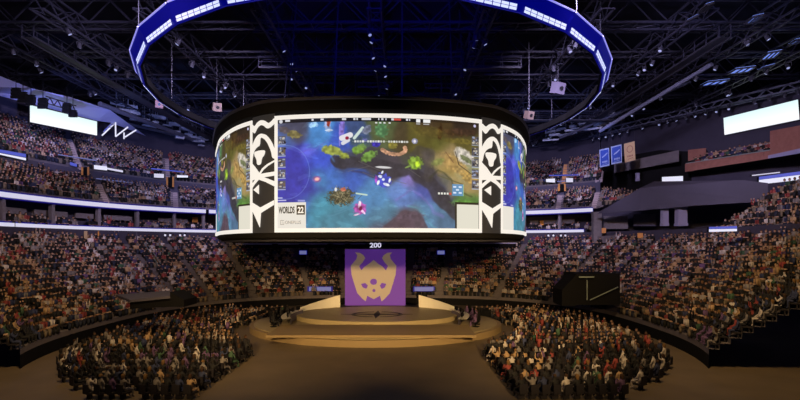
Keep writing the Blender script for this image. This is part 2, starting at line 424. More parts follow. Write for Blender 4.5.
def crowd_mesh(name, items, label):
    vs = []; fs = []; cs = []; base = 0
    for kind in (0, 1):
        V, Fc, Cc = LP[kind]; V = np.array(V); Fq = [f for f in Fc]
        it = [s for s, k in items if k == kind]
        if not it: continue
        A = np.array([(s[0], s[1], s[2], s[3]) for s in it]); n = len(A)
        hs = rng.uniform(.92, 1.08, n)
        c, s_ = np.cos(A[:, 3]), np.sin(A[:, 3])
        X = V[None, :, 0]*hs[:, None]; Y = V[None, :, 1]*hs[:, None]
        W = np.stack([A[:, 0, None]+X*c[:, None]-Y*s_[:, None], A[:, 1, None]+X*s_[:, None]+Y*c[:, None], A[:, 2, None]+V[None, :, 2]*hs[:, None]], -1)
        shirt = np.array([s[1] for s in SHIRTS])[rng.choice(len(SHIRTS), n, p=SH_W/SH_W.sum())]*rng.uniform(.7, 1.4, (n, 1))
        trou = np.array([(.03, .035, .06), (.02, .02, .02), (.2, .16, .12)])[rng.choice(3, n)]
        skin = np.array(SKIN)[rng.choice(4, n)]; hair = np.array(HAIRC)[rng.choice(3, n, p=(.5, .35, .15))]
        pal = np.stack([shirt, trou, skin, hair], 1)
        colv = pal[:, np.array(Cc)]
        vs.append(W.reshape(-1, 3)); cs.append(colv.reshape(-1, 3))
        nv = len(V)
        for f in Fq:
            fa = np.array(f)[None, :]+base+nv*np.arange(n)[:, None]; fs.append(fa)
        base += n*nv
    vs = np.concatenate(vs); cs = np.concatenate(cs)
    tri = [f for f in fs if f.shape[1] == 3]; quad = [f for f in fs if f.shape[1] == 4]
    q = np.concatenate(quad) if quad else np.zeros((0, 4), int); t3 = np.concatenate(tri) if tri else np.zeros((0, 3), int)
    loops = np.concatenate([q.ravel(), t3.ravel()]).astype(np.int32)
    tot = np.concatenate([np.full(len(q), 4), np.full(len(t3), 3)]).astype(np.int32)
    st = np.concatenate([[0], np.cumsum(tot)[:-1]]).astype(np.int32)
    me = bpy.data.meshes.new(name); me.vertices.add(len(vs)); me.vertices.foreach_set('co', vs.astype(np.float32).ravel())
    me.loops.add(len(loops)); me.loops.foreach_set('vertex_index', loops)
    me.polygons.add(len(tot)); me.polygons.foreach_set('loop_start', st); me.update(calc_edges=True); me.validate()
    at_ = me.color_attributes.new('tint', 'FLOAT_COLOR', 'POINT')
    at_.data.foreach_set('color', np.c_[np.clip(cs, 0, 1), np.ones(len(cs))].astype(np.float32).ravel())
    me.materials.append(TINT)
    o = bpy.data.objects.new(name, me); COL.objects.link(o); tag(o, label, 'crowd', None, 'stuff'); return o
items = [(s, 1 if random.random() < .07 else 0) for i, s in enumerate(spots) if i not in near]
crowd_mesh('crowd', items, 'thousands of seated spectators filling the stands all round the arena')

# seats under the spectators of the lower bowl and floor, one object (uncountable rows)
mb = MB()
for i, s in enumerate(spots):
    if s[4] not in ('lower', 'floor', 'corner') or s[1] > 60: continue
    R = Matrix.Rotation(s[3], 3, 'Z'); p = Vector(s[:3])
    mb.box(p+R @ Vector((.1, 0, .33)), (.45, .48, .1), R); mb.box(p+R @ Vector((-.2, 0, .55)), (.06, .48, .5), R); mb.box(p+R @ Vector((.0, 0, .14)), (.08, .4, .28), R)
thing_one(mb, 'stadium_seats', M['seat'], 'dark folding seats in rows under the spectators', 'seats', None, 'stuff')

# detailed spectators: skinned figure, one continuous body, hair child
def skinned(joints, edges, name):
    me = bpy.data.meshes.new(name); me.from_pydata([j[0] for j in joints], edges, [])
    o = bpy.data.objects.new(name, me); COL.objects.link(o)
    sk = o.modifiers.new('s', 'SKIN'); sk.use_smooth_shade = True
    for v, j in zip(me.skin_vertices[0].data, joints): v.radius = j[1]
    me.skin_vertices[0].data[0].use_root = True
    ss = o.modifiers.new('u', 'SUBSURF'); ss.levels = 1; ss.render_levels = 1
    dg = bpy.context.evaluated_depsgraph_get(); ev = o.evaluated_get(dg); m2 = bpy.data.meshes.new_from_object(ev)
    bpy.data.objects.remove(o); return m2
def person_joints(pose):
    J = [((0, 0, .50), (.13, .17)), ((-.02, 0, .72), (.12, .16)), ((-.01, 0, .92), (.115, .17)), ((0, 0, 1.03), (.06, .06)), ((.03, 0, 1.12), (.082, .075)), ((.03, 0, 1.24), (.078, .07))]
    E = [(0, 1), (1, 2), (2, 3), (3, 4), (4, 5)]
    for s in (-1, 1):
        k = len(J)
        if pose == 0: arm = [((0, s*.2, .95), .055), ((.06, s*.26, .72), .045), ((.27, s*.16, .60), .035), ((.34, s*.12, .59), .03)]
        elif pose == 1: arm = [((0, s*.2, .96), .055), ((.14, s*.30, 1.05), .045), ((.16, s*.26, 1.30), .035), ((.17, s*.25, 1.38), .032)]
        else: arm = [((.0, s*.2, .95), .055), ((.20, s*.22, .76), .045), ((.30, s*.07, .92), .035), ((.31, s*.04, .99), .03)]
        J += [(p, (r, r)) for p, r in arm]; E += [(2, k), (k, k+1), (k+1, k+2), (k+2, k+3)]
        k = len(J)
        leg = [((.04, s*.10, .46), .085), ((.46, s*.13, .47), .065), ((.44, s*.13, .10), .045), ((.56, s*.14, .05), .04)]
        J += [(p, (r, r)) for p, r in leg]; E += [(0, k), (k, k+1), (k+1, k+2), (k+2, k+3)]
    return J, E
skinm = [mat('skin_'+n, c, .6) for n, c in zip(('warm', 'tan', 'deep', 'fair'), SKIN)]
hairm = [mat('hair_'+n, c, .7) for n, c in zip(('black', 'brown', 'blond'), HAIRC)]
trous = mat('dark_denim', (.03, .035, .06), .8)
shirtm = [mat('shirt_'+n.replace(' ', '_'), c, .8) for n, c in SHIRTS]
bodies = []
for pose in range(3):
    J, E = person_joints(pose); b = skinned(J, E, 'person')
    cen = np.array([p.center[:] for p in b.polygons])
    mi = []
    for c in cen:
        x, y, z = c
        r = math.hypot(x-.0, 0)
        if z > 1.02 and abs(y) < .13: k = 1
        elif pose == 0 and x > .17 and z > .545 and z < .70 and abs(y) < .24: k = 1
        elif pose == 1 and z > 1.08 and abs(y) > .15: k = 1
        elif pose == 2 and x > .2 and z > .78: k = 1
        elif z < .56: k = 2
        else: k = 0
        mi.append(k)
    b.polygons.foreach_set('material_index', np.array(mi, dtype=np.int32))
    b.polygons.foreach_set('use_smooth', np.ones(len(mi), dtype=bool))
    b.update(); bodies.append(b)
def hair_mesh(long):
    mb = MB(); n = 10; c = Vector((.015, 0, 1.20)); rings = [(-.02, 1.0), (.05, .98), (.09, .75), (.115, .35)]
    if long: rings = [(-.2, .75), (-.1, 1.02)]+rings
    k = 0
    for z, r in rings:
        for i in range(n):
            t = 2*PI*i/n; front = max(0, math.cos(t))
            zz = z+(front*.075 if z < 0 else 0)+(front*.1 if z < -.05 else 0)
            mb.v.append((c.x+.107*r*math.cos(t)-.012, c.y+.098*r*math.sin(t), c.z+zz))
    for L in range(len(rings)-1):
        for i in range(n):
            j = (i+1) % n; mb.f.append((L*n+i, L*n+j, L*n+n+j, L*n+n+i))
    mb.v.append((c.x-.01, 0, c.z+.125)); t = len(mb.v)-1
    for i in range(n): mb.f.append(((len(rings)-1)*n+i, (len(rings)-1)*n+(i+1) % n, t))
    m_ = mb.mesh('hair'); m_.polygons.foreach_set('use_smooth', np.ones(len(m_.polygons), dtype=bool)); return m_
hairs = []
for lg in (0, 1):
    hm = hair_mesh(lg)
    for h in hairm: m_ = hm.copy(); m_.materials.append(h); hairs.append(m_)
protos = {}
def make_person(si, pose, ski, hi):
    key = (si, pose, ski, hi)
    if key not in protos:
        me = bodies[pose].copy(); me.materials.clear()
        for m_ in (shirtm[si], skinm[ski], trous): me.materials.append(m_)
        o = bpy.data.objects.new('person', me); COL.objects.link(o)
        h = bpy.data.objects.new('hair', hairs[hi]); COL.objects.link(h); h.parent = o
        protos[key] = o; return o
    o = protos[key].copy(); COL.objects.link(o)
    h = bpy.data.objects.new('hair', hairs[hi]); COL.objects.link(h); h.parent = o
    return o
ZN = {'lower': 'lower stands', 'floor': 'floor seats', 'corner': 'corner block', 'mid': 'middle stands', 'upper': 'top stands', 'suite': 'suites', 'balcony': 'balcony'}
POSE = ['hands down', 'arms raised', 'hands at chin']
ORD = ['first', 'second', 'third', 'fourth', 'fifth', 'sixth', 'seventh', 'eighth', 'ninth', 'tenth', 'eleventh', 'twelfth', 'thirteenth', 'fourteenth', 'fifteenth', 'sixteenth', 'seventeenth', 'eighteenth']+['rear']*10
HN = ['black', 'brown', 'blond']
pc = SH_W/SH_W.sum()
for i in idx:
    s = spots[i]; si = int(rng.choice(8, p=pc)); pose = int(rng.choice(3, p=(.62, .1, .28))); hi = int(rng.choice(6, p=(.25, .18, .07, .25, .17, .08)))
    o = make_person(si, pose, int(rng.integers(4)), hi)
    o.location = s[:3]; o.rotation_euler = (0, 0, s[3])
    side = 'left' if s[0] < CX else 'right'
    l = f'person in {SHIRTS[si][0]}, {"long " if hi > 2 else "short "}{HN[hi % 3]} hair, {POSE[pose]}, {ORD[s[5]]} row, {ZN[s[4]]}, {side}'
    tag(o, l, 'person', l.replace('person', 'people', 1))

# ------------------------------------------------------------------ scoreboard
SB = empty('scoreboard', (-2.6, 50, 8.2), 'huge round hanging scoreboard with a glowing game picture on each side', 'scoreboard')
pl = [(-18.0, 51.0), (-16.55, 47.3), (-14.85, 43.3), (-12.6, 39.6), (-10.55, 37.35), (-8.65, 36.1), (-5.2, 35.45), (-1.5, 35.35), (2.3, 35.85), (5.78, 37.1), (7.42, 38.5), (9.2, 41.2), (10.55, 44.6), (11.55, 48.0), (12.2, 51.0)]
def cr(p, n=16, closed=False):
    out = []
    for i in range(len(p)-1):
        p0 = Vector(p[max(i-1, 0)]); p1 = Vector(p[i]); p2 = Vector(p[i+1]); p3 = Vector(p[min(i+2, len(p)-1)])
        for k in range(n):
            t = k/n; out.append(.5*((2*p1)+(-p0+p2)*t+(2*p0-5*p1+4*p2-p3)*t*t+(-p0+3*p1-3*p2+p3)*t**3))
    out.append(Vector(p[-1])); return out
front = cr(pl)
# back half mirrored about Y=50.5
full = [v.copy() for v in front]+[Vector((v.x, 102-v.y)) for v in reversed(front[:-1])][:-1]
arc = [0]
for a, b in zip(front, front[1:]): arc.append(arc[-1]+(b-a).length)
arc = np.array(arc); fx = np.array([v.x for v in front]); fy = np.array([v.y for v in front])
def on(s, z, off=0.0):
    x = np.interp(s, arc, fx); y = np.interp(s, arc, fy); e = .15
    dx = np.interp(s+e, arc, fx)-np.interp(s-e, arc, fx); dy = np.interp(s+e, arc, fy)-np.interp(s-e, arc, fy)
    L = math.hypot(dx, dy) or 1
    return Vector((x+dy/L*off, y-dx/L*off, z))
def s_at(ptidx): return arc[ptidx*16]
SL, PL0, PL1, PR0, PR1, SR = 0, s_at(4), s_at(5), s_at(9), s_at(10), arc[-1]
ZB, ZT = EYE+.97, EYE+8.86
def loop(off, z):
    out = []; n = len(full)
    for i in range(n):
        a, b = full[i-1], full[(i+1) % n]; d = (b-a).normalized()
        out.append(Vector((full[i].x+d.y*off, full[i].y-d.x*off, z)))
    out.append(out[0].copy()); return out
def lathe(prof, name, m, parent):
    mb = MB()
    for (o0, z0), (o1, z1) in zip(prof, prof[1:]): mb.strip(loop(o0, z0), loop(o1, z1))
    return mb.build(name, m, parent)
lathe([(-.25, ZB-.1), (-.25, ZT+.1)], 'core_wall', M['blackgloss'], SB)
lathe([(-.25, ZT+.02), (.15, ZT+.35), (.35, ZT+.95)], 'upper_shroud', M['black'], SB)
lathe([(.35, ZT+.95), (.42, ZT+1.0), (.42, ZT+1.16), (.2, ZT+1.2)], 'top_rim', M['steel'], SB)
lathe([(.2, ZT+1.2), (-3, ZT+1.3), (-3, ZT+1.0)], 'roof_cap', M['black'], SB)
lathe([(-.02, ZB-.12), (-.2, ZB-.45), (-.9, ZB-.72), (-4, ZB-.74)], 'lower_skirt', M['black'], SB)
lathe([(-.55, ZB-.6), (-.5, ZB-.66), (-.55, ZB-.72)], 'skirt_trim', M['darksteel'], SB)
# hanging cables and hoist frame
for k in range(10):
    t = 2*PI*k/10; x = -2.6+9*math.cos(t); y = 50.5+9*math.sin(t); mb = MB(); mb.cyl((x, y, ZT+1.1), (x*.9, y, 30.8), .06, 6); mb.build('cable', M['darksteel'], SB)
mb = MB()
for s in (-1, 1):
    for q in (0, 1):
        mb.bar((-2.6+s*8, 42, ZT+1.6+q), (-2.6+s*8, 59, ZT+1.6+q), .15); mb.bar((-10.6, 50.5+s*8.5, ZT+1.6+q), (5.4, 50.5+s*8.5, ZT+1.6+q), .15)
    for k in range(17):
        mb.bar((-2.6+s*8, 42+k, ZT+1.6+k % 2), (-2.6+s*8, 43+k, ZT+1.6+(k+1) % 2), .08)
        mb.bar((-10.6+k*16/17, 50.5+s*8.5, ZT+1.6+k % 2), (-10.6+(k+1)*16/17, 50.5+s*8.5, ZT+1.6+(k+1) % 2), .08)
mb.build('hoist_frame', M['darksteel'], SB)

# --- game picture painted as emitted light of the LED face, in units of a 206 x 114 picture
def srgb(c): return np.array(lin(*c))
PW, PH = 206, 114
_ns = [rng.random((64, 64)) for _ in range(6)]
def vnoise(x, y, sc, k):
    g = _ns[k % 6]; x = np.asarray(x)/sc; y = np.asarray(y)/sc
    x0 = np.floor(x).astype(int); y0 = np.floor(y).astype(int); fx_ = x-x0; fy_ = y-y0
    fx_ = fx_*fx_*(3-2*fx_); fy_ = fy_*fy_*(3-2*fy_)
    G = lambda a, b: g[a % 64, b % 64]
    return (G(x0, y0)*(1-fx_)+G(x0+1, y0)*fx_)*(1-fy_)+(G(x0, y0+1)*(1-fx_)+G(x0+1, y0+1)*fx_)*fy_
def fbm(x, y, sc, k=0): return .55*vnoise(x, y, sc, k)+.28*vnoise(x, y, sc/2, k+1)+.17*vnoise(x, y, sc/4, k+2)
def paint(U, V):
    x = U*PW; y = V*PH
    wx = x+10*(fbm(x, y, 22, 0)-.5); wy = y+10*(fbm(x, y, 22, 3)-.5)
    blobs = [ # px, py relative to the photo's own grid, minus (275,117); radius; colour
        (12, 45, 20, (52, 52, 178)), (20, 75, 22, (50, 50, 170)), (45, 45, 15, (50, 75, 205)), (40, 22, 11, (62, 130, 205)), (32, 35, 8, (80, 80, 215)), (62, 30, 9, (50, 80, 190)),
        (18, 14, 10, (70, 70, 95)), (8, 24, 8, (75, 110, 180)), (55, 60, 12, (55, 105, 190)), (42, 62, 9, (60, 130, 185)), (75, 62, 12, (50, 85, 180)),
        (42, 90, 15, (55, 140, 165)), (62, 104, 16, (60, 125, 150)), (95, 80, 14, (70, 130, 190)), (105, 96, 12, (70, 120, 150)), (125, 75, 11, (85, 120, 190)), (132, 66, 7, (130, 110, 190)),
        (150, 78, 11, (70, 80, 170)), (150, 92, 12, (75, 125, 165)), (170, 103, 12, (70, 105, 140)), (120, 108, 12, (82, 72, 92)), (138, 100, 8, (80, 85, 100)), (105, 112, 9, (75, 85, 110)),
        (70, 45, 10, (60, 62, 82)), (95, 45, 12, (66, 62, 70)), (115, 55, 10, (72, 64, 74)), (135, 45, 9, (70, 70, 62)), (150, 60, 11, (66, 62, 76)), (160, 75, 9, (64, 66, 84)), (85, 20, 8, (55, 75, 125)),
        (105, 18, 10, (82, 92, 55)), (125, 22, 9, (74, 62, 40)), (145, 25, 13, (92, 84, 34)), (165, 10, 11, (72, 54, 28)), (185, 8, 11, (50, 38, 30)), (190, 24, 11, (96, 86, 38)), (160, 25, 9, (92, 90, 34)), (150, 8, 8, (78, 60, 38)),
        (165, 38, 11, (160, 132, 84)), (170, 50, 11, (168, 140, 72)), (158, 42, 7, (150, 140, 80)), (188, 55, 11, (140, 138, 98)), (192, 68, 10, (156, 128, 76)), (180, 64, 8, (168, 142, 84)),
        (150, 36, 7, (84, 74, 82)), (195, 80, 8, (84, 130, 56)), (185, 84, 8, (76, 128, 58)), (172, 70, 7, (118, 108, 90)), (166, 62, 6, (92, 92, 84)), (200, 100, 12, (40, 60, 50)), (175, 88, 7, (60, 70, 84))]
    num = np.zeros(x.shape+(3,)); den = np.zeros(x.shape)
    for bx_, by_, r, c in blobs:
        w_ = np.exp(-((wx-bx_)**2+(wy-by_)**2)/(r*.75)**2)+1e-7; num += w_[..., None]*np.array(c, float); den += w_
    C = num/den[..., None]
    C *= (.84+.32*fbm(x, y, 6, 2))[..., None]; g_ = C.mean(-1, keepdims=True); C = g_+(C-g_)*1.0
    st = vnoise(x*.35+y*.5, x*.35-y*1.3, 5, 4); blueish = (C[..., 2] > C[..., 0]*1.3)
    C += np.where(blueish, (st > .8)*12.0, 0)[..., None]*np.array((.7, 1.0, 1.0))
    def ell(cx, cy, rx, ry, c, rot=0, tex=0., soft=.25, a=1.0):
        nonlocal C
        cr_, sr_ = math.cos(rot), math.sin(rot); dx = x-cx; dy = y-cy
        d = np.hypot((dx*cr_+dy*sr_)/rx, (-dx*sr_+dy*cr_)/ry)
        if tex: d = d+tex*(fbm(x*3, y*3, 5, 1)-.5)*2
        k = np.clip((1-d)/soft, 0, 1)*a
        cc = np.array(c, float)*(.75+.5*vnoise(x, y, 2.2, 3))[..., None] if tex else np.array(c, float)
        C = C*(1-k[..., None])+cc*k[..., None]
    def rect(x0, y0, x1, y1, c, a=1.0):
        nonlocal C
        k = ((x >= x0) & (x < x1) & (y >= y0) & (y < y1))*a; C = C*(1-k[..., None])+np.array(c, float)*k[..., None]
    def line(x0, y0, x1, y1, w_, c, a=1.0):
        nonlocal C
        dx, dy = x1-x0, y1-y0; t = np.clip(((x-x0)*dx+(y-y0)*dy)/(dx*dx+dy*dy), 0, 1)
        d = np.hypot(x-x0-t*dx, y-y0-t*dy); k = np.clip((w_-d)/.5, 0, 1)*a; C = C*(1-k[..., None])+np.array(c, float)*k[..., None]
    def road(pts, w_, c, a):
        nonlocal C
        d = np.full(x.shape, 1e9)
        for (x0, y0), (x1, y1) in zip(pts, pts[1:]):
            dx, dy = x1-x0, y1-y0; t = np.clip(((wx-x0)*dx+(wy-y0)*dy)/(dx*dx+dy*dy), 0, 1); d = np.minimum(d, np.hypot(wx-x0-t*dx, wy-y0-t*dy))
        k = np.clip((w_-d)/2.0, 0, 1)*a; cc = np.array(c, float)*(.75+.5*fbm(x*2, y*2, 9, 4))[..., None]; C = C*(1-k[..., None])+cc*k[..., None]
    g_ = C.mean(-1, keepdims=True); C = (g_+(C-g_)*.84)*1.04
    road([(62, 44), (90, 46), (112, 54), (134, 54), (150, 66), (166, 84), (182, 98)], 7.5, (56, 53, 62), .85)
    road([(134, 40), (142, 30), (154, 33), (150, 62)], 5, (72, 66, 66), .6)
    road([(112, 112), (124, 101), (140, 104), (146, 113)], 8, (86, 68, 80), .8)
    road([(150, 62), (160, 52), (172, 62), (176, 74), (196, 76)], 1.6, (58, 60, 40), .7)
    road([(76, 55), (96, 62), (104, 56)], 2, (52, 52, 90), .8)
    for k in range(5): road([(52+k*6, 100-k*5), (74+k*8, 92-k*5), (90+k*9, 86-k*4)], 1.0, (112, 160, 196), .35)
    road([(118, 82), (134, 74), (150, 86), (166, 100)], 2.2, (130, 118, 196), .45); road([(128, 90), (146, 96), (160, 108)], 2.0, (96, 160, 178), .5)
    road([(30, 30), (44, 26), (60, 44)], 2.0, (96, 150, 216), .5); road([(24, 36), (38, 32), (50, 22)], 1.3, (120, 96, 210), .5)
    # pale range circle over the blue pool
    d = np.hypot((x-10)/24, (y-55)/27); k = np.clip(1-abs(d-1)/.025, 0, 1)*.55; C = C*(1-k[..., None])+np.array((120, 150, 225.))*k[..., None]
    # bushes
    for e in ((56, 34, 11, 5.5, (150, 158, 76), .25), (68, 39, 6, 3.5, (140, 150, 66), .2), (83, 33, 9, 5, (112, 146, 62), -.5), (92, 40, 9, 5, (104, 140, 66), -.6), (104, 14, 7, 9, (92, 138, 92), 0),
              (137, 46, 8, 7, (128, 158, 60), 0), (139, 47, 3, 3, (190, 225, 60), 0), (18, 17, 9, 4.5, (120, 110, 72), .3), (8, 12, 7, 3.5, (92, 84, 92), .3), (115, 29, 5, 4, (140, 130, 60), 0),
              (178, 14, 14, 3.5, (76, 56, 34), .1), (162, 14, 3, 9, (64, 42, 22), .1)): ell(e[0], e[1], e[2], e[3], e[4], e[5], .35)
    ell(178, 46, 20, 9, (176, 142, 86), .55, .25, .35, .8); ell(196, 60, 16, 7, (182, 146, 80), .5, .3, .35, .8); ell(190, 86, 18, 5, (92, 142, 62), .1, .3, .4, .8); ell(160, 44, 9, 4, (128, 138, 74), -.5, .4, .4, .7)
    ell(150, 14, 20, 6, (104, 92, 42), .1, .35, .4, .6); ell(188, 12, 16, 4, (66, 46, 36), 0, .4, .3, .8); ell(184, 22, 20, 3.5, (112, 100, 44), 0, .3, .4, .7)
    ell(132, 100, 20, 4, (92, 76, 92), -.1, .5, .5, .6); ell(84, 26, 16, 6, (74, 92, 84), .2, .5, .4, .5)
    # pale rock
    ell(188, 37, 14, 8, (196, 188, 176), .55, .2); ell(190, 40, 9, 3, (112, 118, 84), .5, .3); line(178, 33, 182, 46, .8, (70, 60, 45), .8); line(182, 46, 196, 55, .8, (80, 70, 50), .8)
    line(160, 58, 186, 66, .9, (96, 92, 62), .7); line(168, 34, 176, 44, .8, (110, 80, 54), .6)
    # stony curl
    for k in range(13):
        t = k/12*2.7; ell(115+13*math.cos(t-.2)*.95, 31+7*math.sin(t+.05), 2.4, 2.2, (196, 148, 118), 0, .2)
    ell(99, 28, 5, 3.2, (62, 52, 165), 0, .2)
    # path edge branches
    for s_ in ((72, 55, 92, 50), (82, 45, 104, 55), (86, 56, 100, 62), (130, 52, 142, 60), (108, 62, 128, 67)): line(*s_, .7, (108, 104, 104), .45)
    ell(106, 51, 9, 1.3, (210, 208, 210), .05); ell(130, 50, 4, 1, (126, 150, 80), -.4)
    # nest of twigs
    ell(65, 80, 14, 9, (78, 76, 58), 0, .5)
    rr = np.random.default_rng(3)
    for k in range(60):
        a = rr.uniform(0, PI); cx_, cy_ = 65+rr.normal()*5.5, 80+rr.normal()*3.6; L = rr.uniform(1.5, 4)
        line(cx_-L*math.cos(a), cy_-L*math.sin(a), cx_+L*math.cos(a), cy_+L*math.sin(a), .45, (176, 164, 128) if k % 2 else (48, 44, 36), .8)
    ell(67, 73, 3, 2.2, (196, 110, 90), 0, .3); ell(60, 73, 1.4, 2.2, (225, 225, 225)); line(80, 77, 90, 78.5, 1.0, (196, 220, 200))
    # small glowing units: abstract blobs
    ell(41.5, 62.5, 5.2, 4, (170, 90, 150), 0, .15, .6); ell(41.5, 62.5, 3, 2.2, (250, 190, 185), 0, 0, .5)
    ell(105, 64, 9, 7.5, (70, 80, 190), 0, .4); 
    for q in ((103, 60, 2.2, 1.8), (109, 68, 3.6, 1.6), (101, 66, 1.4, 3), (106, 63, 1.5, 1.5), (112, 64, 1.2, 2.6), (105, 56, 1, 2)): ell(*q, (222, 228, 248), .3, .2)
    ell(99, 63, 1.4, 4, (170, 80, 190), 0, .2)
    ell(83.5, 92, 6.5, 6.5, (170, 80, 160), 0, .45); ell(83, 88, 1.6, 4, (236, 200, 226), .15, .2); ell(86, 95, 4, 1.3, (230, 180, 220), .8, .2); ell(80, 98, 3.4, 1, (226, 190, 220), -.3, .2); ell(84, 92, 1.8, 2.6, (110, 24, 70), .2)
    ell(52, 9, 4, 8, (150, 170, 215), 0, .4); ell(53, 6, 2.2, 5, (150, 62, 50), 0, .3); ell(53, 14, 4.5, 1.4, (205, 220, 245), 0, .2); ell(38, 8, 5, 3.4, (150, 190, 235), -.3, .5)
    ell(66, 12, 3, 10, (128, 112, 196), .1, .3); rect(63, 8, 64.5, 30, (150, 130, 220), .7)
    line(66, 22, 74, 19, 3.0, (226, 224, 230)); line(67, 27, 72, 24, 2.2, (216, 216, 226)); line(78, 22, 86, 12, 1.7, (204, 222, 214)); ell(71, 22, 2, 2, (140, 30, 60), 0, .2)
    ell(90, 14, 4, 6, (112, 118, 140), .7, .35); ell(88, 24, 3, 2, (92, 96, 150), 0, .2)
    for k in range(21):
        if k not in (4, 12): rect(78+k*2.5, 24.4, 79.8+k*2.5, 26.2, (232, 232, 230), .75 if k % 3 else 1)
    rect(76, 24.9, 131, 25.7, (215, 225, 215), .35)
    ell(136.5, 24.5, 3.2, 3.2, (150, 150, 180), 0, .2); ell(136.5, 24.5, 1.5, 1.8, (230, 225, 235))
    # head-up strip and player portraits
    rect(0, 0, 150, 5.5, (14, 14, 22), .86); rect(150, 0, PW, 4.5, (32, 22, 16), .5)
    for a, b in ((9, 14), (36, 38), (45, 48), (66, 70), (77, 79), (80, 81.5), (85, 94), (101, 102), (104, 106), (108, 109), (113.5, 116), (128, 130), (131, 132)):
        rect(a, 2.3, b, 4.2, (220, 220, 228))
    rect(116, 2.3, 123, 4.2, (210, 80, 70)); ell(4.5, 3.6, 2.2, 2.2, (215, 215, 220))
    for a in (98, 102, 106, 111): rect(a, 6.2, a+2, 7.6, (225, 225, 225))
    rect(138, 2, 142, 5.6, (240, 240, 240)); rect(145, 2, 152, 5.6, (240, 240, 240)); rect(138, 6.6, 142, 7.3, (180, 180, 180)); rect(145, 6.6, 151, 7.3, (180, 180, 180))
    ell(200, 5, 1.7, 1.7, (205, 200, 235))
    rp = np.random.default_rng(9)
    for side, xs in ((0, 1.0), (1, 196.5)):
        for k in range(5):
            y0 = (18 if side == 0 else 16)+k*11.3; rect(xs, y0, xs+8.5, y0+8.5, (84, 84, 96), .9)
            for q in range(14):
                a = rp.uniform(0, 6.5); b = rp.uniform(0, 7); rect(xs+a, y0+b, xs+a+rp.uniform(1, 3), y0+b+rp.uniform(.8, 2), tuple(rp.choice([(210, 200, 180), (110, 90, 70), (160, 170, 200), (30, 30, 40)])), .85)
            rect(xs, y0+8.6, xs+8.5, y0+9.5, (180, 190, 215), .8)
    rect(0, 80, 6, 81.5, (200, 205, 230), .8); rect(0, 82.6, 10, 83.8, (230, 230, 240), .8); rect(22, 83, 29.5, 84.6, (170, 170, 230), .8)
    rect(175, 66, 187, 78, (92, 150, 206), .85); rect(186.4, 66, 187.4, 78, (150, 190, 150), .8)
    for q in ((176, 68), (182, 68), (176, 74), (182, 74), (179, 71)): rect(q[0], q[1], q[0]+3.2, q[1]+1.8, (214, 230, 250))
    for q in range(5): rect(160+q*3, 75, 161.8+q*3, 77, (226, 226, 220) if q < 4 else (210, 70, 60))
    # sponsor corner and blank code card with its dark surround
    rect(0, 85.5, 30.5, PH, (233, 227, 216)); rect(178, 84.5, PW, PH, (38, 36, 28)); rect(180, 86.5, 204.5, 111.5, (226, 222, 206))
    rect(0, PH-2.6, PW, PH, (236, 230, 220))
    C = np.clip(C, 0, 250)/255.
    return np.where(C <= .04045, C/12.92, ((C+.055)/1.055)**2.4)
def screen(name, s0, s1, u0, u1, nx, ny, parent, label=None):
    U = np.linspace(0, 1, nx); V = np.linspace(0, 1, ny)
    xs = []
    zt, zb = ZT-.10, ZB
    co = np.zeros((ny, nx, 3)); 
    for i, u in enumerate(U):
        p = on(s0+(s1-s0)*u, 0, .06); co[:, i, 0] = p.x; co[:, i, 1] = p.y
    co[:, :, 2] = (zt+(zb-zt)*V)[:, None]
    UU, VV = np.meshgrid(u0+(u1-u0)*U, V); Cc = paint(UU, VV)
    idx_ = np.arange(nx*ny).reshape(ny, nx)
    q = np.stack([idx_[:-1, :-1], idx_[1:, :-1], idx_[1:, 1:], idx_[:-1, 1:]], -1).reshape(-1, 4)
    me = bpy.data.meshes.new(name); me.vertices.add(nx*ny); me.vertices.foreach_set('co', co.astype(np.float32).ravel())
    me.loops.add(q.size); me.loops.foreach_set('vertex_index', q.astype(np.int32).ravel())
    me.polygons.add(len(q)); me.polygons.foreach_set('loop_start', (np.arange(len(q))*4).astype(np.int32)); me.update(calc_edges=True)
    a = me.color_attributes.new('tint', 'FLOAT_COLOR', 'POINT'); a.data.foreach_set('color', np.concatenate([Cc, np.ones(Cc.shape[:2]+(1,))], -1).astype(np.float32).ravel())
    me.materials.append(SCR); o = bpy.data.objects.new(name, me); COL.objects.link(o); o.parent = parent; o.matrix_parent_inverse = Matrix.Translation(-parent.location)
    if label: o['label'] = label
    return o
ft = .14  # frame bar half widths
sc_f = screen('led_screen', PL1+.15, PR0-.15, 0, 1, 620, 345, SB, 'front LED picture with a blue river map')
wl = (PR0-PL1)
sc_l = screen('led_screen', SL+.05, PL0-.15, 1-(PL0-SL)/wl*.98, 1, 420, 230, SB, 'left LED picture seen edge on')
sc_r = screen('led_screen', PR1+.15, SR-.05, 0, (SR-PR1)/wl*.98, 420, 230, SB, 'right LED picture seen edge on')
def hbar(s0, s1, z0, z1, off=.12, n=40):
    mb = MB(); S = [s0+(s1-s0)*i/n for i in range(n+1)]
    mb.strip([on(s, z0, off) for s in S], [on(s, z1, off) for s in S]); mb.strip([on(s, z1, off) for s in S], [on(s, z1, off-.15) for s in S]); mb.strip([on(s, z0, off-.15) for s in S], [on(s, z0, off) for s in S])
    mb.poly([on(s0, z0, off), on(s0, z1, off), on(s0, z1, off-.15), on(s0, z0, off-.15)]); mb.poly([on(s1, z0, off-.15), on(s1, z1, off-.15), on(s1, z1, off), on(s1, z0, off)])
    return mb
def merge(*ms):
    r = MB()
    for m_ in ms:
        k = len(r.v); r.v += m_.v; r.f += [tuple(k+i for i in f) for f in m_.f]
    return r
fz = .22
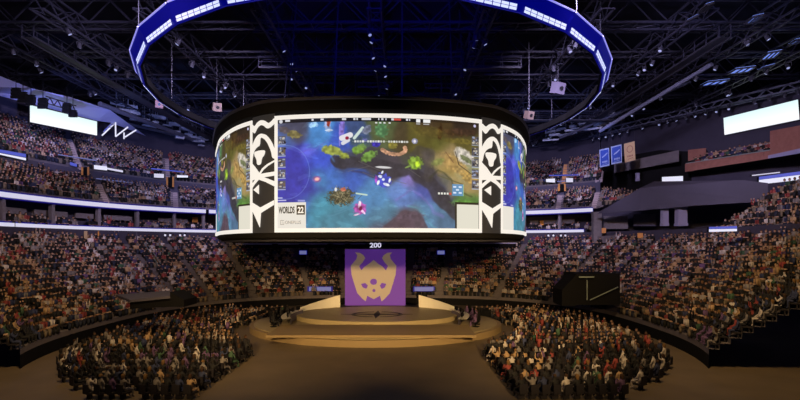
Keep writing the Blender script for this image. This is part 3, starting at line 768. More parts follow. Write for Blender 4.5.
for s0, s1, v0, v1 in ((PL1, PR0, 1, 1), (SL, PL0, 0, 1), (PR1, SR, 1, 0)):
    parts = [hbar(s0, s1, ZT-fz, ZT+.06), hbar(s0, s1, ZB-.1, ZB+.18)]
    if v0: parts.append(hbar(s0, s0+.22, ZB-.1, ZT+.06, n=2))
    if v1: parts.append(hbar(s1-.22, s1, ZB-.1, ZT+.06, n=2))
    merge(*parts).build('screen_frame', M['frame'], SB)
# pillars with white emblems; outlines in picture rows/columns of the left pillar
def chaikin(p, n=2):
    for _ in range(n):
        q = []
        for i in range(len(p)):
            a, b = p[i], p[(i+1) % len(p)]
            q += [(a[0]*.8+b[0]*.2, a[1]*.8+b[1]*.2), (a[0]*.2+b[0]*.8, a[1]*.2+b[1]*.8)]
        p = q
    return p
EMB = [
    (1, 253, [(252.6,121.5),(256,125.2),(259,121.8),(262.5,120.2),(266,121.2),(269.3,124.6),(271,123.5),(274,119.5),(274,125.2),(270.5,129),(268,129.6),(265.5,126.3),(262.5,124.8),(259.4,126.8),(257.2,130.5),(256,132),(254.8,131),(252.6,128)]),
    (1, 253, [(252.8,146),(254.8,141),(257.2,137),(260,134.4),(263,133.6),(267,135.3),(270,139.6),(272.3,145),(273.8,151),(273.8,160),(272.2,159),(271.2,152),(268.6,144),(266,139.5),(262.2,136.9),(261.7,145.3),(258.6,146.5),(256,149),(254.3,153),(253.2,160),(252.8,160)]),
    (1, 253, [(255.6,150.8),(262,150.2),(266.6,150.8),(266,155),(263.5,158.5),(262.8,163.8),(260.8,164.8),(258.9,163.8),(258.4,158.5),(256.2,155)]),
    (0, 253, [(252.8,161.5),(257,166.5),(261.2,172.8),(264,168.5),(268,165),(273.5,161.5),(273.5,163),(269,166.3),(265,170),(262.4,173.7),(273.5,172.6),(273.5,176.6),(265.5,177.4),(273.5,182),(273.5,187),(267,182.3),(260.5,179.2),(256,183.6),(252.8,187.5),(252.8,183.2),(257,178.6),(252.8,179.2)]),
    (0, 252.5, [(254.3,189),(260.2,184.5),(260.2,193.8)]),
    (0, 250.6, [(250.3,201.3),(259.8,207.4),(270.9,200.8),(270.9,205.2),(260.3,212.8),(259.3,227),(255,217.5),(250.3,208.6)]),
]
def pillar(s0, s1):
    mb = MB(); n = 8; S = [s0+(s1-s0)*i/n for i in range(n+1)]
    mb.strip([on(s, ZB-.12, .05) for s in S], [on(s, ZT+.3, .05) for s in S]); pb = mb.build('pillar_panel', M['print_dark'], SB)
    mb = MB()
    for sm, x0, pg in EMB:
        if sm: pg = chaikin(pg, 1)
        pts = [on(s0+(s1-s0)*(u-x0+.2)/20.9, ZT-(y-119)/112*(ZT-ZB), .09) for u, y in pg]
        mb.prism(pts, on((s0+s1)/2, 0, .13)-on((s0+s1)/2, 0, .09))
    mb.build('white_emblem', M['frame'], pb)
pillar(PL0, PL1); pillar(PR0, PR1)
# lettering on the sponsor corner
def text(txt, px, py, size_px, width_px, Y, m, parent, name='lettering', bold=0.0, s_center=None, z=None, off=.1, scale=None, flip=False):
    cu = bpy.data.curves.new(name, 'FONT'); cu.body = txt; cu.align_x = 'CENTER'; cu.align_y = 'CENTER'; cu.size = 1; cu.extrude = .01; cu.offset = bold
    o = bpy.data.objects.new(name, cu); COL.objects.link(o); dg = bpy.context.evaluated_depsgraph_get()
    me = bpy.data.meshes.new_from_object(o.evaluated_get(dg)); bpy.data.objects.remove(o)
    co = np.array([v.co[:] for v in me.vertices]); w_ = np.ptp(co[:, 0]); h_ = np.ptp(co[:, 1]); cx_ = (co[:, 0].max()+co[:, 0].min())/2; cy_ = (co[:, 1].max()+co[:, 1].min())/2
    return me, co, w_, h_, cx_, cy_
def screen_text(txt, u0, v0, u1, v1, m, parent, bold=.02):
    me, co, w_, h_, cx_, cy_ = text(txt, 0, 0, 0, 0, 0, m, parent, bold=bold)
    for v in me.vertices:
        u = u0+(u1-u0)*((v.co.x-cx_)/w_+.5); vv = v0+(v1-v0)*(.5-(v.co.y-cy_)/h_)
        p = on(PL1+.15+(PR0-PL1-.3)*u/PW, (ZT-.10)+(ZB-ZT+.10)*vv/PH, .085+v.co.z*.5); v.co = p
    me.materials.append(m); o = bpy.data.objects.new('lettering', me); COL.objects.link(o); o.parent = parent; o.matrix_parent_inverse = parent.matrix_parent_inverse.copy()
    o.matrix_parent_inverse = Matrix.Translation(-SB.location) if parent is SB else Matrix.Identity(4)
    return o
screen_text('WORLDS', 2.2, 89.5, 19.0, 96.5, M['ink'], sc_f, .03)
def screen_rect(u0, v0, u1, v1, m, parent, name, off=.075):
    mb = MB(); f = lambda u, v: on(PL1+.15+(PR0-PL1-.3)*u/PW, (ZT-.10)+(ZB-ZT+.10)*v/PH, off)
    mb.prism([f(u0, v0), f(u1, v0), f(u1, v1), f(u0, v1)], f(u0, v0)-f(u0, v0)+Vector((0, .01, 0)))
    o = mb.build(name, m); o.parent = parent; return o
screen_rect(21.0, 88.2, 29.4, 97.8, M['ink'], sc_f, 'number_plate')
screen_text('22', 22.2, 89.9, 28.2, 96.3, M['frame'], sc_f, .03)
greyink = mat('grey_ink', (.1, .1, .1), .6, emis=(.22, .21, .2), es=1)
screen_text('ONEPLUS', 9.2, 103.8, 25.5, 107.0, greyink, sc_f, .01)
mbx = MB()
f = lambda u, v: on(PL1+.15+(PR0-PL1-.3)*u/PW, (ZT-.10)+(ZB-ZT+.10)*v/PH, .085)
for a, b, c, d in ((4.0, 103.2, 8.0, 103.8), (4.0, 107.2, 8.0, 107.8), (4.0, 103.2, 4.5, 107.8), (7.6, 104.8, 8.1, 107.8), (5.9, 104.4, 6.3, 106.6)): mbx.poly([f(a, b), f(c, b), f(c, d), f(a, d)])
o = mbx.build('sponsor_mark', greyink); o.parent = sc_f

# ------------------------------------------------------------------ blue LED ring
RCX, RCY, RB_, RA_, RZ = -2.0, 46.8, 18.4, 22.3, EYE+12
RG = empty('light_ring', (RCX, RCY, RZ), 'large blue oval light ring of white LED tiles hanging above the scoreboard', 'light ring')
def rp_(i, n, off, z): t = 2*PI*(i+.2)/n-PI/2; return Vector((RCX+(RB_+off)*math.cos(t), RCY+(RA_+off)*math.sin(t), z))
NR = 30
mb = MB()
for i in range(NR):
    a, b = i, i+1
    q = [(-.12, RZ), (0, RZ), (.5, RZ+.95)]
    for (o0, z0), (o1, z1) in zip(q, q[1:]): mb.poly([rp_(a, NR, o0, z0), rp_(b, NR, o0, z0), rp_(b, NR, o1, z1), rp_(a, NR, o1, z1)])
mb.build('ring_band', M['ring_blue'], RG)
mb = MB()
for i in range(NR):
    a, b = i, i+1
    q = [(.5, RZ+.96), (.2, RZ+.9), (-.2, RZ+.7), (-.3, RZ+.1), (-.12, RZ-.01)]
    for (o0, z0), (o1, z1) in zip(q, q[1:]): mb.poly([rp_(a, NR, o0, z0), rp_(b, NR, o0, z0), rp_(b, NR, o1, z1), rp_(a, NR, o1, z1)])
mb.build('ring_frame', M['black'], RG)
for i in range(NR):
    mb = MB(); a = rp_(i, NR, .05, RZ); b = rp_(i+1, NR, .05, RZ); d = b-a; L = d.length; nt = 7
    for row in (0, 1):
        for k in range(nt):
            t0 = .06+.88*k/nt; t1 = .06+.88*(k+.9)/nt
            p = lambda t, h: a.lerp(b, t)+(b-a).cross(Vector((0, 0, 1))).normalized()*(.03+.25*h*.62)+Vector((0, 0, .03+h*.47))
            h0, h1 = row*.32, row*.32+.27
            mb.poly([p(t0, h0), p(t1, h0), p(t1, h1), p(t0, h1)])
    mb.build('tile_strip', M['ring_tile'], RG)
    mb = MB(); a = rp_(i, NR, .53, RZ+.97); b = rp_(i+1, NR, .53, RZ+.97); mb.bar(a.lerp(b, .02), a.lerp(b, .98), .07); mb.build('edge_tube', M['ring_line'], RG)
for k in range(11):
    t = 2*PI*k/11+.3; x = RCX+RB_*math.cos(t); y = RCY+RA_*math.sin(t); mb = MB(); mb.cyl((x, y, RZ+1.1), (x, y, 31), .035, 5); mb.build('cable', M['darksteel'], RG)
# thin dark inner catwalk below the ring

# ------------------------------------------------------------------ roof: grid of trusses
def truss(a, b, depth, wdt, label, grp, m='steel', bay=2.2, th=.13):
    a = Vector(a); b = Vector(b); d = (b-a); L = d.length; d.normalize(); s = Vector((-d.y, d.x, 0))*wdt/2; up = Vector((0, 0, depth))
    n = max(2, int(L/bay)); mb = MB()
    for o_ in (s, -s, s+up, -s+up): mb.bar(a+o_, b+o_, th*1.5)
    for i in range(n):
        p = a+d*L*i/n; q = a+d*L*(i+1)/n
        for o_ in (s, -s):
            if i % 2: mb.bar(p+o_, q+o_+up, th*.8)
            else: mb.bar(p+o_+up, q+o_, th*.8)
        mb.bar(p+s, p-s, th*.8); mb.bar(p+s, q-s, th*.6); mb.bar(p+s+up, p-s+up, th*.8)
    return thing_one(mb, 'roof_truss', M[m], label, 'truss', grp)
for k, y in enumerate((46, 53, 60, 68, 76, 85, 94)):
    truss((-52, y, 27.4), (52, y, 27.4), 2.6, 1.5, ORD[k]+' nearest of the deep dark roof trusses running across the hall', 'roof trusses running across', 'darksteel' if k % 2 else 'steel', 2.6, .12)
LX = (-44, -36, -28, -20, -11, -2, 7, 16, 24, 31, 38, 46)
for x in LX:
    truss((x, 40, 26.2), (x, 99, 26.2), 1.5, 1.0, ORD[LX.index(x)]+' from the left of the slim roof trusses running down the hall', 'roof trusses running lengthwise', 'steel', 2.0, .10)
# perimeter ring beam at the roof edge
mb = MB(); T = ths(th_of(600, 1), TH_L, 90)
for z, t in ((25.4, .94), (26.6, .94), (25.4, .97)):
    for x0, x1 in zip(T, T[1:]): mb.bar(P(t, x0, z), P(t, x1, z), .16)
for k, (x0, x1) in enumerate(zip(T, T[1:])): mb.bar(P(.94, x0, 25.4 if k % 2 else 26.6), P(.94, x1, 26.6 if k % 2 else 25.4), .1)
thing_one(mb, 'ring_truss', M['steel'], 'curved perimeter truss under the roof edge behind the stands', 'truss')
mb = MB()
R2 = [p+Vector((-1.2, -.8, 25.3)) for p in RW]
for a, b in zip(R2, R2[1:]):
    for dz in (0, .9): mb.bar(a+Vector((0, 0, dz)), b+Vector((0, 0, dz)), .2)
    mb.bar(a+Vector((-.9, 0, 0)), b+Vector((-.9, 0, 0)), .16)
    n = int((b-a).length/1.1)
    for k in range(n):
        p = a.lerp(b, k/n); q = a.lerp(b, (k+1)/n); mb.bar(p+Vector((0, 0, .9*(k % 2))), q+Vector((0, 0, .9*((k+1) % 2))), .12); mb.bar(p, p+Vector((-.9, 0, 0)), .1)
thing_one(mb, 'edge_truss', M['duct'], 'pale truss with small lamps along the right wall above the bright screen', 'truss')
# catwalks and ducts
def duct(a, b, r, label, grp=None, m='duct'):
    mb = MB(); mb.cyl(a, b, r, 14); a = Vector(a); b = Vector(b); n = int((b-a).length/3)
    for k in range(1, n): p = a.lerp(b, k/n); d = (b-a).normalized()*.08; mb.cyl(p-d, p+d, r*1.07, 14)
    return thing_one(mb, 'air_duct', M[m], label, 'duct', grp)
duct(at(600, 131, 62), at(712, 64, 49), .2, 'long round grey air duct slanting up under the right roof')
duct(at(560, 138, 80), at(690, 82, 60), .18, 'thin round air duct under the right roof, farther one')
duct(at(100, 104, 62), at(210, 146, 90), .3, 'round blue grey air duct under the left roof edge')
duct(at(120, 122, 74), at(200, 141, 88), .2, 'lower round air duct by the left roof edge')
def catwalk(a, b, label, grp=None):
    a = Vector(a); b = Vector(b); d = (b-a).normalized(); s = Vector((-d.y, d.x, 0)).normalized()*.5
    root = empty('catwalk', a, label, 'catwalk', grp)
    mb = MB(); mb.poly([a+s, b+s, b-s, a-s]); mb.bar(a+s, b+s, .16); mb.bar(a-s, b-s, .16); mb.build('walkway', M['darksteel'], root)
    for o_ in (s, -s):
        mb = MB(); n = int((b-a).length/1.8)
        for z in (.55, 1.1): mb.bar(a+o_+Vector((0, 0, z)), b+o_+Vector((0, 0, z)), .06)
        for k in range(n+1): p = a.lerp(b, k/max(n, 1))+o_; mb.bar(p, p+Vector((0, 0, 1.1)), .06)
        mb.build('railing', M['steel'], root)
catwalk((-30, 72, 25.2), (30, 72, 25.2), 'dark catwalk crossing the hall behind the scoreboard')
catwalk((-14, 52, 25.6), (12, 52, 25.6), 'short dark catwalk above the scoreboard, nearer one')
catwalk((27.5, 44, 25.6), (27.5, 90, 25.6), 'dark catwalk running lengthwise under the right roof')
catwalk((-31.5, 44, 25.6), (-31.5, 90, 25.6), 'dark catwalk running lengthwise under the left roof')
# hanging vertical ladder masts seen as pale pairs of lines above the scoreboard
for k, px in enumerate((275, 300, 338, 358, 378, 416, 440, 462)):
    lab = ORD[k]
    p = at(px, 42, 58); q = at(px+(375-px)*.08, 78, 58); root = MB()
    for s in (-.45, .45): root.bar(p+Vector((s, 0, 0)), q+Vector((s, 0, 0)), .07)
    for j in range(6): r = p.lerp(q, j/5); root.bar(r+Vector((-.45, 0, 0)), r+Vector((.45, 0, 0)), .05)
    thing_one(root, 'ladder_mast', M['steel'], lab+' from the left of the thin steel ladder masts above the scoreboard', 'ladder mast', 'ladder masts above the scoreboard')
LBN = {(320, 64): 'highest on the left', (412, 67): 'highest on the right', (366, 71): 'upper one in the middle', (358, 87): 'lowest one in the middle', (425, 88): 'lowest on the right', (296, 83): 'lowest on the left'}
for (x0, x1, y, Y) in ((320, 346, 64, 60), (412, 434, 67, 60), (366, 392, 71, 62), (358, 392, 87, 60), (425, 470, 88, 60), (296, 335, 83, 60)):
    mb = MB(); a = at(x0, y, Y); b = at(x1, y, Y); mb.bar(a, b, .1); mb.bar(a+Vector((0, 0, .5)), b+Vector((0, 0, .5)), .08)
    n = 8
    for k in range(n+1): p = a.lerp(b, k/n); mb.bar(p, p+Vector((0, 0, .5)), .05)
    mb.bar(a+Vector((0, 0, .5)), (a.x, a.y, 31), .03); mb.bar(b+Vector((0, 0, .5)), (b.x, b.y, 31), .03)
    thing_one(mb, 'lighting_bar', M['steel'], f'short steel lighting bar above the scoreboard, {LBN[(x0, y)]}', 'lighting bar', 'lighting bars above the scoreboard')
# stage light fixtures
def make_fixture():
    o = empty('stage_light', (0, 0, 0), 'small stage light at the near end of the first lengthwise roof truss from the left', 'stage light', None)
    b = MB(); b.cyl((0, 0, -.55), (.12, -.2, -.15), .2, 8, .14); b.build('lamp_body', M['fixture'], o)
    b = MB(); b.bar((-.25, 0, -.35), (-.25, 0, 0), .05); b.bar((.25, 0, -.35), (.25, 0, 0), .05); b.bar((-.25, 0, 0), (.25, 0, 0), .06); b.build('yoke', M['fixture'], o)
    b = MB(); b.cyl((0, .0, -.57), (0.01, -.01, -.545), .15, 8); b.build('lens', M['lens'], o)
    return o
fx0 = make_fixture(); first = True
for x in (-44, -36, -28, -20, -11, -2, 7, 16, 24, 31, 38):
    for y in (46, 53, 60, 68, 76, 85, 92):
        for k in range(3):
            if random.random() < .25: continue
            p = (x+random.choice((-.5, .5)), y+random.uniform(-3, 3), 26.1); 
            if not -50 < 400+F*p[0]/p[1] < 850: continue
            if first: fx0.location = p; first = False
            else: copy_tree(fx0, p, random.uniform(0, 6), 'small stage light under the '+ORD[LX.index(x)]+' lengthwise roof truss from the left', 'stage lights under the '+ORD[LX.index(x)]+' lengthwise truss')
R3 = [p+Vector((-2.1, -.9, 25.2)) for p in RW]
for a, b in zip(R3[:-1], R3[1:]):
    n = int((b-a).length/1.3)
    for k in range(n):
        p = a.lerp(b, (k+.5)/n)
        if random.random() < .8: copy_tree(fx0, p, random.uniform(0, 6), 'small pale lamp along the edge truss over the bright right screen', 'lamps along the right edge truss')
# emissive patches stand in for the screens' blue reflection under the right roof
def reflection_patch(pts, label, grp=None):
    root = empty('glow_patch', Vector(pts[0]), label, 'light patch', grp); mb = MB(); mb.prism([Vector(p) for p in pts], Vector((0, 0, .12))); mb.build('patch_face', M['patch_glow'], root)
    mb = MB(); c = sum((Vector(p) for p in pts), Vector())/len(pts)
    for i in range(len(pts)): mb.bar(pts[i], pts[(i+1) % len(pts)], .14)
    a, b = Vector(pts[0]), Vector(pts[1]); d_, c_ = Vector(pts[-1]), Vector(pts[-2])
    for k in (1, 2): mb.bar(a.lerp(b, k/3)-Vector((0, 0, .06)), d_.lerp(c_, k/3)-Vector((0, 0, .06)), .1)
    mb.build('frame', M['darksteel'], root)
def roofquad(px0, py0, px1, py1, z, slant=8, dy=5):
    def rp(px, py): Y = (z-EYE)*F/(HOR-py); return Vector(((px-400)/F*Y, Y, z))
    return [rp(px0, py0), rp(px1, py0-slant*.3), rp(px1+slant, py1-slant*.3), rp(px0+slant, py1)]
for q, l in (((728, 74, 748, 69), 'blue patch of reflected light above the right screen, lowest one'), ((757, 71, 767, 67), 'small bright blue strip of reflected light above the right screen'), ((760, 60, 774, 53), 'blue patch of reflected light above the right screen, middle one'),
             ((788, 45, 800, 40), 'blue glow patch under the roof near the right frame edge'), ((700, 86, 722, 82), 'dim blue patch of reflected light farthest from the right frame edge'),
             ((698, 13, 706, 5), 'small pale blue glow patch near the top right, upper one'), ((745, 24, 756, 17), 'small pale blue glow strip near the top right, lower one'), ((687, 21, 692, 17), 'tiny pale glow patch near the top right')):
    reflection_patch(roofquad(*q, 26.0), l)
# hanging boxes
def hangbox(px, py, Y, s, m, label, rz=.5):
    p = at(px, py, Y); root = empty('projector_box', p, label, 'projector'); mb = MB(); R = Matrix.Rotation(rz, 3, 'Z') @ Matrix.Rotation(.3, 3, 'X')
    mb.box(p, (s, s*.8, s), R); mb.build('case', m, root)
    mb = MB(); mb.cyl(p+R @ Vector((0, -.4*s, 0)), p+R @ Vector((0, -.5*s, 0)), s*.2, 10); mb.build('lens', M['blackgloss'], root)
    mb = MB(); mb.bar(p+Vector((0, 0, s*.5)), (p.x, p.y, 27.5), .06); mb.build('hanger', M['darksteel'], root)
hangbox(558, 88, 52, 1.1, M['palegrey'], 'pale lilac projector box hanging right of the scoreboard top')
hangbox(529, 115, 50, .75, M['beige'], 'small beige projector box hanging just above the right scoreboard corner')
hangbox(217, 107, 54, .85, M['beige'], 'small beige projector box hanging above the left scoreboard corner')
hangbox(159, 104, 58, .8, M['wood'], 'small reddish box hanging under the left roof')

# ------------------------------------------------------------------ left big screen, soffit and hung speakers
def led_board(name, c, label, m, cat='LED screen', depth=.35, grad=True):
    # c: four corners tl, tr, br, bl
    root = empty(name, c[3], label, cat); n = (c[1]-c[0]).cross(c[3]-c[0]).normalized()
    if n.y < 0: n = -n
    mb = MB(); mb.prism([p+n*.05 for p in c], n*depth); mb.build('cabinet', M['blackgloss'], root)
    if grad:
        me = MB(); N = 12
        for k in range(N):
            a0 = c[0].lerp(c[3], k/N); a1 = c[1].lerp(c[2], k/N); b0 = c[0].lerp(c[3], (k+1)/N); b1 = c[1].lerp(c[2], (k+1)/N); me.poly([a0, a1, b1, b0])
        o = me.build('led_face', SCR, root); a = o.data.color_attributes.new('tint', 'FLOAT_COLOR', 'POINT'); cols = []
        for k in range(N):
            for v in ((k)/N, (k)/N, (k+1)/N, (k+1)/N):
                t = v**.8; c_ = lin(212+43*t, 238+17*t, 242+13*t) if v < .95 else lin(225, 230, 240)
                cols += [c_[0]*1.15, c_[1]*1.15, c_[2]*1.15, 1]
        a.data.foreach_set('color', cols)
    else:
        mb = MB(); mb.poly(c); mb.build('led_face', m, root)
    return root
led_board('led_screen', [at(30, 105, 57), at(97, 121.5, 64), at(97, 135.5, 64), at(30, 122, 57)], 'big bright white LED screen high on the left wall', None)
led_board('led_screen', [at(723.5, 118, 66), at(798, 99.5, 58.8), at(799.5, 119.5, 58.8), at(724.5, 135, 66)], 'big bright white LED screen high on the right wall', None)
mb = MB(); mb.poly([at(-40, 60, 50), at(30, 88, 54), at(70, 97, 58), at(110, 110, 63), at(146, 136, 74), at(110, 122.5, 66), at(97, 120.8, 64.3), at(30, 103.5, 57.3), at(-40, 86, 52)])
thing_one(mb, 'soffit', M['soffit'], 'pale blue soffit panel over the bright left screen', 'soffit')
spot('soffit_fill', (-33, 50, 18.0), at(75, 108, 62), 3500, (.32, .38, 1), 75)  # unseen lamp added to brighten the soffit in blue
def make_array(p, label, n=5, s=.8, grp=None):
    root = empty('speaker_array', p, label, 'speakers', grp)
    for k in range(n):
        mb = MB(); a = k*.10; mb.box((0, -.15*k*k*.12, -k*.42*s), (1.0*s, .6*s, .38*s), Matrix.Rotation(a, 3, 'X')); o = mb.build('speaker', M['black']); o.parent = root
    mb = MB(); mb.bar((0, 0, .1), (0, 0, 2.2), .05); mb.box((0, 0, .25), (1.0*s, .5*s, .1)); o = mb.build('rigging', M['black']); o.parent = root
    return root
g = 'small black speakers hung before the left soffit'
for px, py, Y, n, s in ((16, 91, 52, 3, .75), (23, 95, 52, 3, .75), (31, 98, 53, 3, .75)): make_array(at(px, py, Y), 'small black speaker cluster hung left of the bright left screen', n, s, 'black speaker clusters left of the screen')
make_array(at(43, 101, 54), 'black speaker cluster hung over the top left part of the screen', 3, .8)
make_array(at(67, 106, 56), 'black speaker cluster hung over the middle of the left screen', 3, .75)
make_array(at(73, 113, 57), 'lowest black speaker hung in front of the left screen', 2, .75)
mb = MB(); a, b = at(46, 103, 55), at(76, 112, 59)
for dz in (0, .7): mb.bar(a+Vector((0, 0, dz)), b+Vector((0, 0, dz)), .1)
for k in range(8): mb.bar(a.lerp(b, k/8)+Vector((0, 0, .7*(k % 2))), a.lerp(b, (k+1)/8)+Vector((0, 0, .7*((k+1) % 2))), .08)
thing_one(mb, 'light_truss', M['darksteel'], 'short dark truss crossing just over the left screen', 'truss')
# zigzag LED strips
root = empty('zigzag_sign', at(115, 130, 66), 'white zigzag LED strips on the wall right of the left screen', 'sign')
for A in (((102, 135.5), (115.5, 122.5)), ((104, 131), (112, 123)), ((115.5, 122.5), (115.7, 136.5)), ((115.7, 136.5), (128, 127)), ((125, 137), (136, 130)), ((124, 133), (124, 138.5))):
    mb = MB(); w_ = .16 if A[0][0] != 104 else .08; mb.bar(at(*A[0], 66), at(*A[1], 67), w_); mb.build('led_strip', M['led_white' if A[0][0] != 104 else 'led_blue'], root)
for k in range(4):
    mb = MB(); mb.bar(at(103+k*2.6, 132-k*2.7, 66.4), at(109+k*2.6, 129.5-k*2.7, 66.6), .09); mb.build('led_strip', M['led_dim'], root)
# blue lit equipment boxes at the left roof edge
rb = random.Random(4)
for k in range(34):
    u = rb.random(); px = 112+u*92; py = 106+u*34+rb.uniform(-7, 7)
    p = at(px, py, 66+u*20); mb = MB(); R = Matrix.Rotation(.9+rb.uniform(-.3, .3), 3, 'Z'); mb.box(p, (rb.uniform(.8, 2.4), rb.uniform(.3, .6), rb.uniform(.15, .5)), R)
    mb.bar(p, (p.x, p.y, 27.6), .04)
    thing_one(mb, 'equipment_box', M['casing'], 'blue grey equipment box hung along the left roof edge', 'equipment', 'equipment along the left roof edge')
for k in range(26):
    u = rb.random(); px = 545+u*85; py = 136-u*22+rb.uniform(-6, 6)
    p = at(px, py, 84-u*14); mb = MB(); R = Matrix.Rotation(-.7+rb.uniform(-.3, .3), 3, 'Z'); mb.box(p, (rb.uniform(.8, 2.6), rb.uniform(.3, .6), rb.uniform(.12, .4)), R)
    mb.bar(p, (p.x, p.y, 27.6), .04)
    thing_one(mb, 'equipment_box', M['casing'], 'blue grey equipment box hung beyond the scoreboard on the right', 'equipment', 'equipment beyond the scoreboard right')
BLUE = (.28, .38, 1)  # added fill lamps that tint the roof structure blue
spot('blue_fill', (-23, 50, 19), (-34, 78, 25.5), 7000, BLUE, 60)
spot('blue_fill', (20, 52, 19), (22, 84, 25.5), 5000, BLUE, 60)
spot('blue_fill', (24, 36, 21), (34, 58, 29), 1300, (.5, .5, 1), 90)
spot('blue_fill', (-2, 25, 20), (-2, 49, 30), 9000, (.015, .02, 1), 60)

# ------------------------------------------------------------------ LED boards on the left ledge
def ledge_board(pa, ya0, ya1, pb, yb0, yb1, Ya, Yb, m, label, cat='LED board', name='led_board'):
    c = [at(pa, ya0, Ya), at(pb, yb0, Yb), at(pb, yb1, Yb), at(pa, ya1, Ya)]
    root = empty(name, c[3], label, cat); mb = MB(); mb.poly(c); mb.build('led_face', M[m], root)
    mb = MB(); mb.prism([p+Vector((0, .03, 0)) for p in c], Vector((0, .3, 0))); mb.build('cabinet', M['black'], root)
    return root
Yl = lambda px: ring(.43, th_of(px, .43))[1]-.4
YL0, YL25, YL60, YL95, YL120, YL154, YL165, YL177, YL188 = [Yl(p) for p in (-2, 26, 66, 96, 120, 154, 165, 177, 188)]
def lb(pa, a0, a1, pb, b0, b1, m, label): return ledge_board(pa, a0, a1, pb, b0, b1, Yl(pa), Yl(pb), m, label)
lb(-3, 152.5, 154, 26, 158, 160.5, 'led_white', 'white LED strip on the ledge at the left frame edge')
lb(-3, 149, 152, 26, 154, 157.5, 'led_blue', 'blue LED strip on the ledge at the left frame edge')
lb(58, 154, 155, 97, 160, 161.2, 'led_dim', 'thin pinkish LED line above the left ledge')
lb(70, 162, 165, 77, 164, 167, 'led_blue', 'small blue LED panel on the left ledge')
lb(94, 165, 169, 107, 166.5, 170.5, 'led_white', 'bright white LED panel mid way along the left ledge')
lb(107, 167.5, 169.5, 123, 170.5, 172.5, 'led_ribbon', 'thin white LED strip running on from the bright ledge panel')
lb(96, 178, 179, 134, 182.5, 183.5, 'led_dim', 'thin pale rail light below the left ledge')
lb(151, 168, 169.2, 184, 171.5, 172.5, 'led_blue', 'thin blue LED line on the ledge near the scoreboard')
lb(154, 173.5, 177.5, 164, 174, 178, 'led_ribbon', 'small bluish white LED panel over the amber exit')
lb(177, 175, 177.5, 188, 175.5, 177.5, 'led_white', 'small white LED panel right of the amber exit')
lb(546, 179, 182, 555, 178.5, 182.5, 'led_white', 'small white LED panel on the ledge right of the scoreboard')
lb(566, 178, 182.2, 573, 178, 182.2, 'led_ribbon', 'small bluish LED panel on the ledge, farther from the scoreboard')
lb(549, 175, 176, 579, 174.5, 175.3, 'led_blue', 'thin blue LED line above the ledge right of the scoreboard')
lb(557, 181, 182, 565.5, 180.5, 181.5, 'led_dim', 'dim LED text strip between two small ledge panels')
# amber exits in the ledge
def exit_door(px, y0, y1, w_, label):
    Y = Yl(px)-.1; root = empty('exit_portal', at(px, y1, Y), label, 'exit'); mb = MB()
    c = [at(px-w_/2, y0, Y), at(px+w_/2, y0, Y), at(px+w_/2, y1, Y), at(px-w_/2, y1, Y)]; mb.prism(c, (0, .2, 0)); mb.build('opening', M['black'], root)
    for s in (-1, 1):
        mb = MB(); mb.prism([at(px+s*w_/2-.8, y0, Y-.1), at(px+s*w_/2+.8, y0, Y-.1), at(px+s*w_/2+.8, y1, Y-.1), at(px+s*w_/2-.8, y1, Y-.1)], (0, .1, 0)); mb.build('jamb', M['orange'], root)
exit_door(170, 177, 187, 6, 'amber edged exit in the left ledge near the scoreboard')
exit_door(85, 167, 175, 6, 'amber edged exit in the left ledge farther from the scoreboard')
exit_door(562, 184, 191, 6, 'amber edged exit in the ledge right of the scoreboard')

# section signs low in the bowl
def section_sign(px, py, w_, h_, Y, m, label, grp=None):
    p = at(px, py, Y); W_, H_ = w_/F*Y, h_/F*Y; root = empty('section_sign', p, label, 'sign', grp)
    mb = MB(); mb.box(p+Vector((0, .12, 0)), (W_*1.15, .2, H_*1.25)); mb.build('cabinet', M['edge_glow'], root)
    mb = MB(); mb.poly([p+Vector((-W_/2, 0, -H_/2)), p+Vector((W_/2, 0, -H_/2)), p+Vector((W_/2, 0, H_/2)), p+Vector((-W_/2, 0, H_/2))]); mb.build('led_face', M[m], root)
    mb = MB(); mb.box(p+Vector((0, .3, -H_*.5-.6)), (W_*.8, .3, 1.2)); mb.build('post', M['black'], root)
for px, w_, l in ((226, 9, 'small lilac section sign under the left scoreboard edge'), (303, 7, 'small lilac section sign under the scoreboard, left of the purple banner'), (441, 7, 'small lilac section sign under the scoreboard, right of the purple banner'), (512, 8, 'small lilac section sign under the right scoreboard edge')):
    section_sign(px, 252.5, w_, 3.5, 74.5, 'led_dim', l)
for px, w_, l in ((230, 8, 'small grey sign low in the far left stands'), (320, 22, 'long grey sign just left of the purple banner'), (424, 19, 'long grey sign just right of the purple banner'), (508, 7, 'small grey sign low in the far right stands')):
    section_sign(px, 289, w_, 4, 69.6, 'led_dim', l)

# long pale fascia beam with black speakers, behind the scoreboard's foot
root = empty('fascia_beam', at(375, 244, 74), 'long pale beam under the scoreboard with black lamps hung along it', 'beam')
mb = MB(); a, b = at(234, 244, 74), at(516, 243, 74); mb.bar(a, b, .3, .22); mb.build('beam', M['column'], root)
mb = MB(); mb.bar(a+Vector((0, .2, -.35)), b+Vector((0, .2, -.35)), .3, .5); mb.build('back_panel', M['black'], root)
for px in (275, 302, 330, 348, 368, 388, 406, 425, 441, 458, 472):
    p = at(px, 245.5, 73.6); mb = MB(); mb.box(p, (.7, .4, .5)); mb.cyl(p+Vector((0, 0, -.2)), p+Vector((0, -.1, -.6)), .2, 8, .26); mb.build('hung_lamp', M['black'], root)

# ------------------------------------------------------------------ right-hand structures
# grey slanting panel
mb = MB(); S0 = [at(597, 213.5, 66), at(640, 188, 60.5), at(654, 181.5, 59), at(742, 180, 53.5), at(768, 183, 52), at(768, 201, 52), at(692, 206, 56.5), at(640, 210.5, 60.5)]
mb.prism(S0, (.2, .3, 0)); thing_one(mb, 'curtain_wall', M['slab'], 'large plain grey wall with a slanting end on the right side of the arena', 'wall')
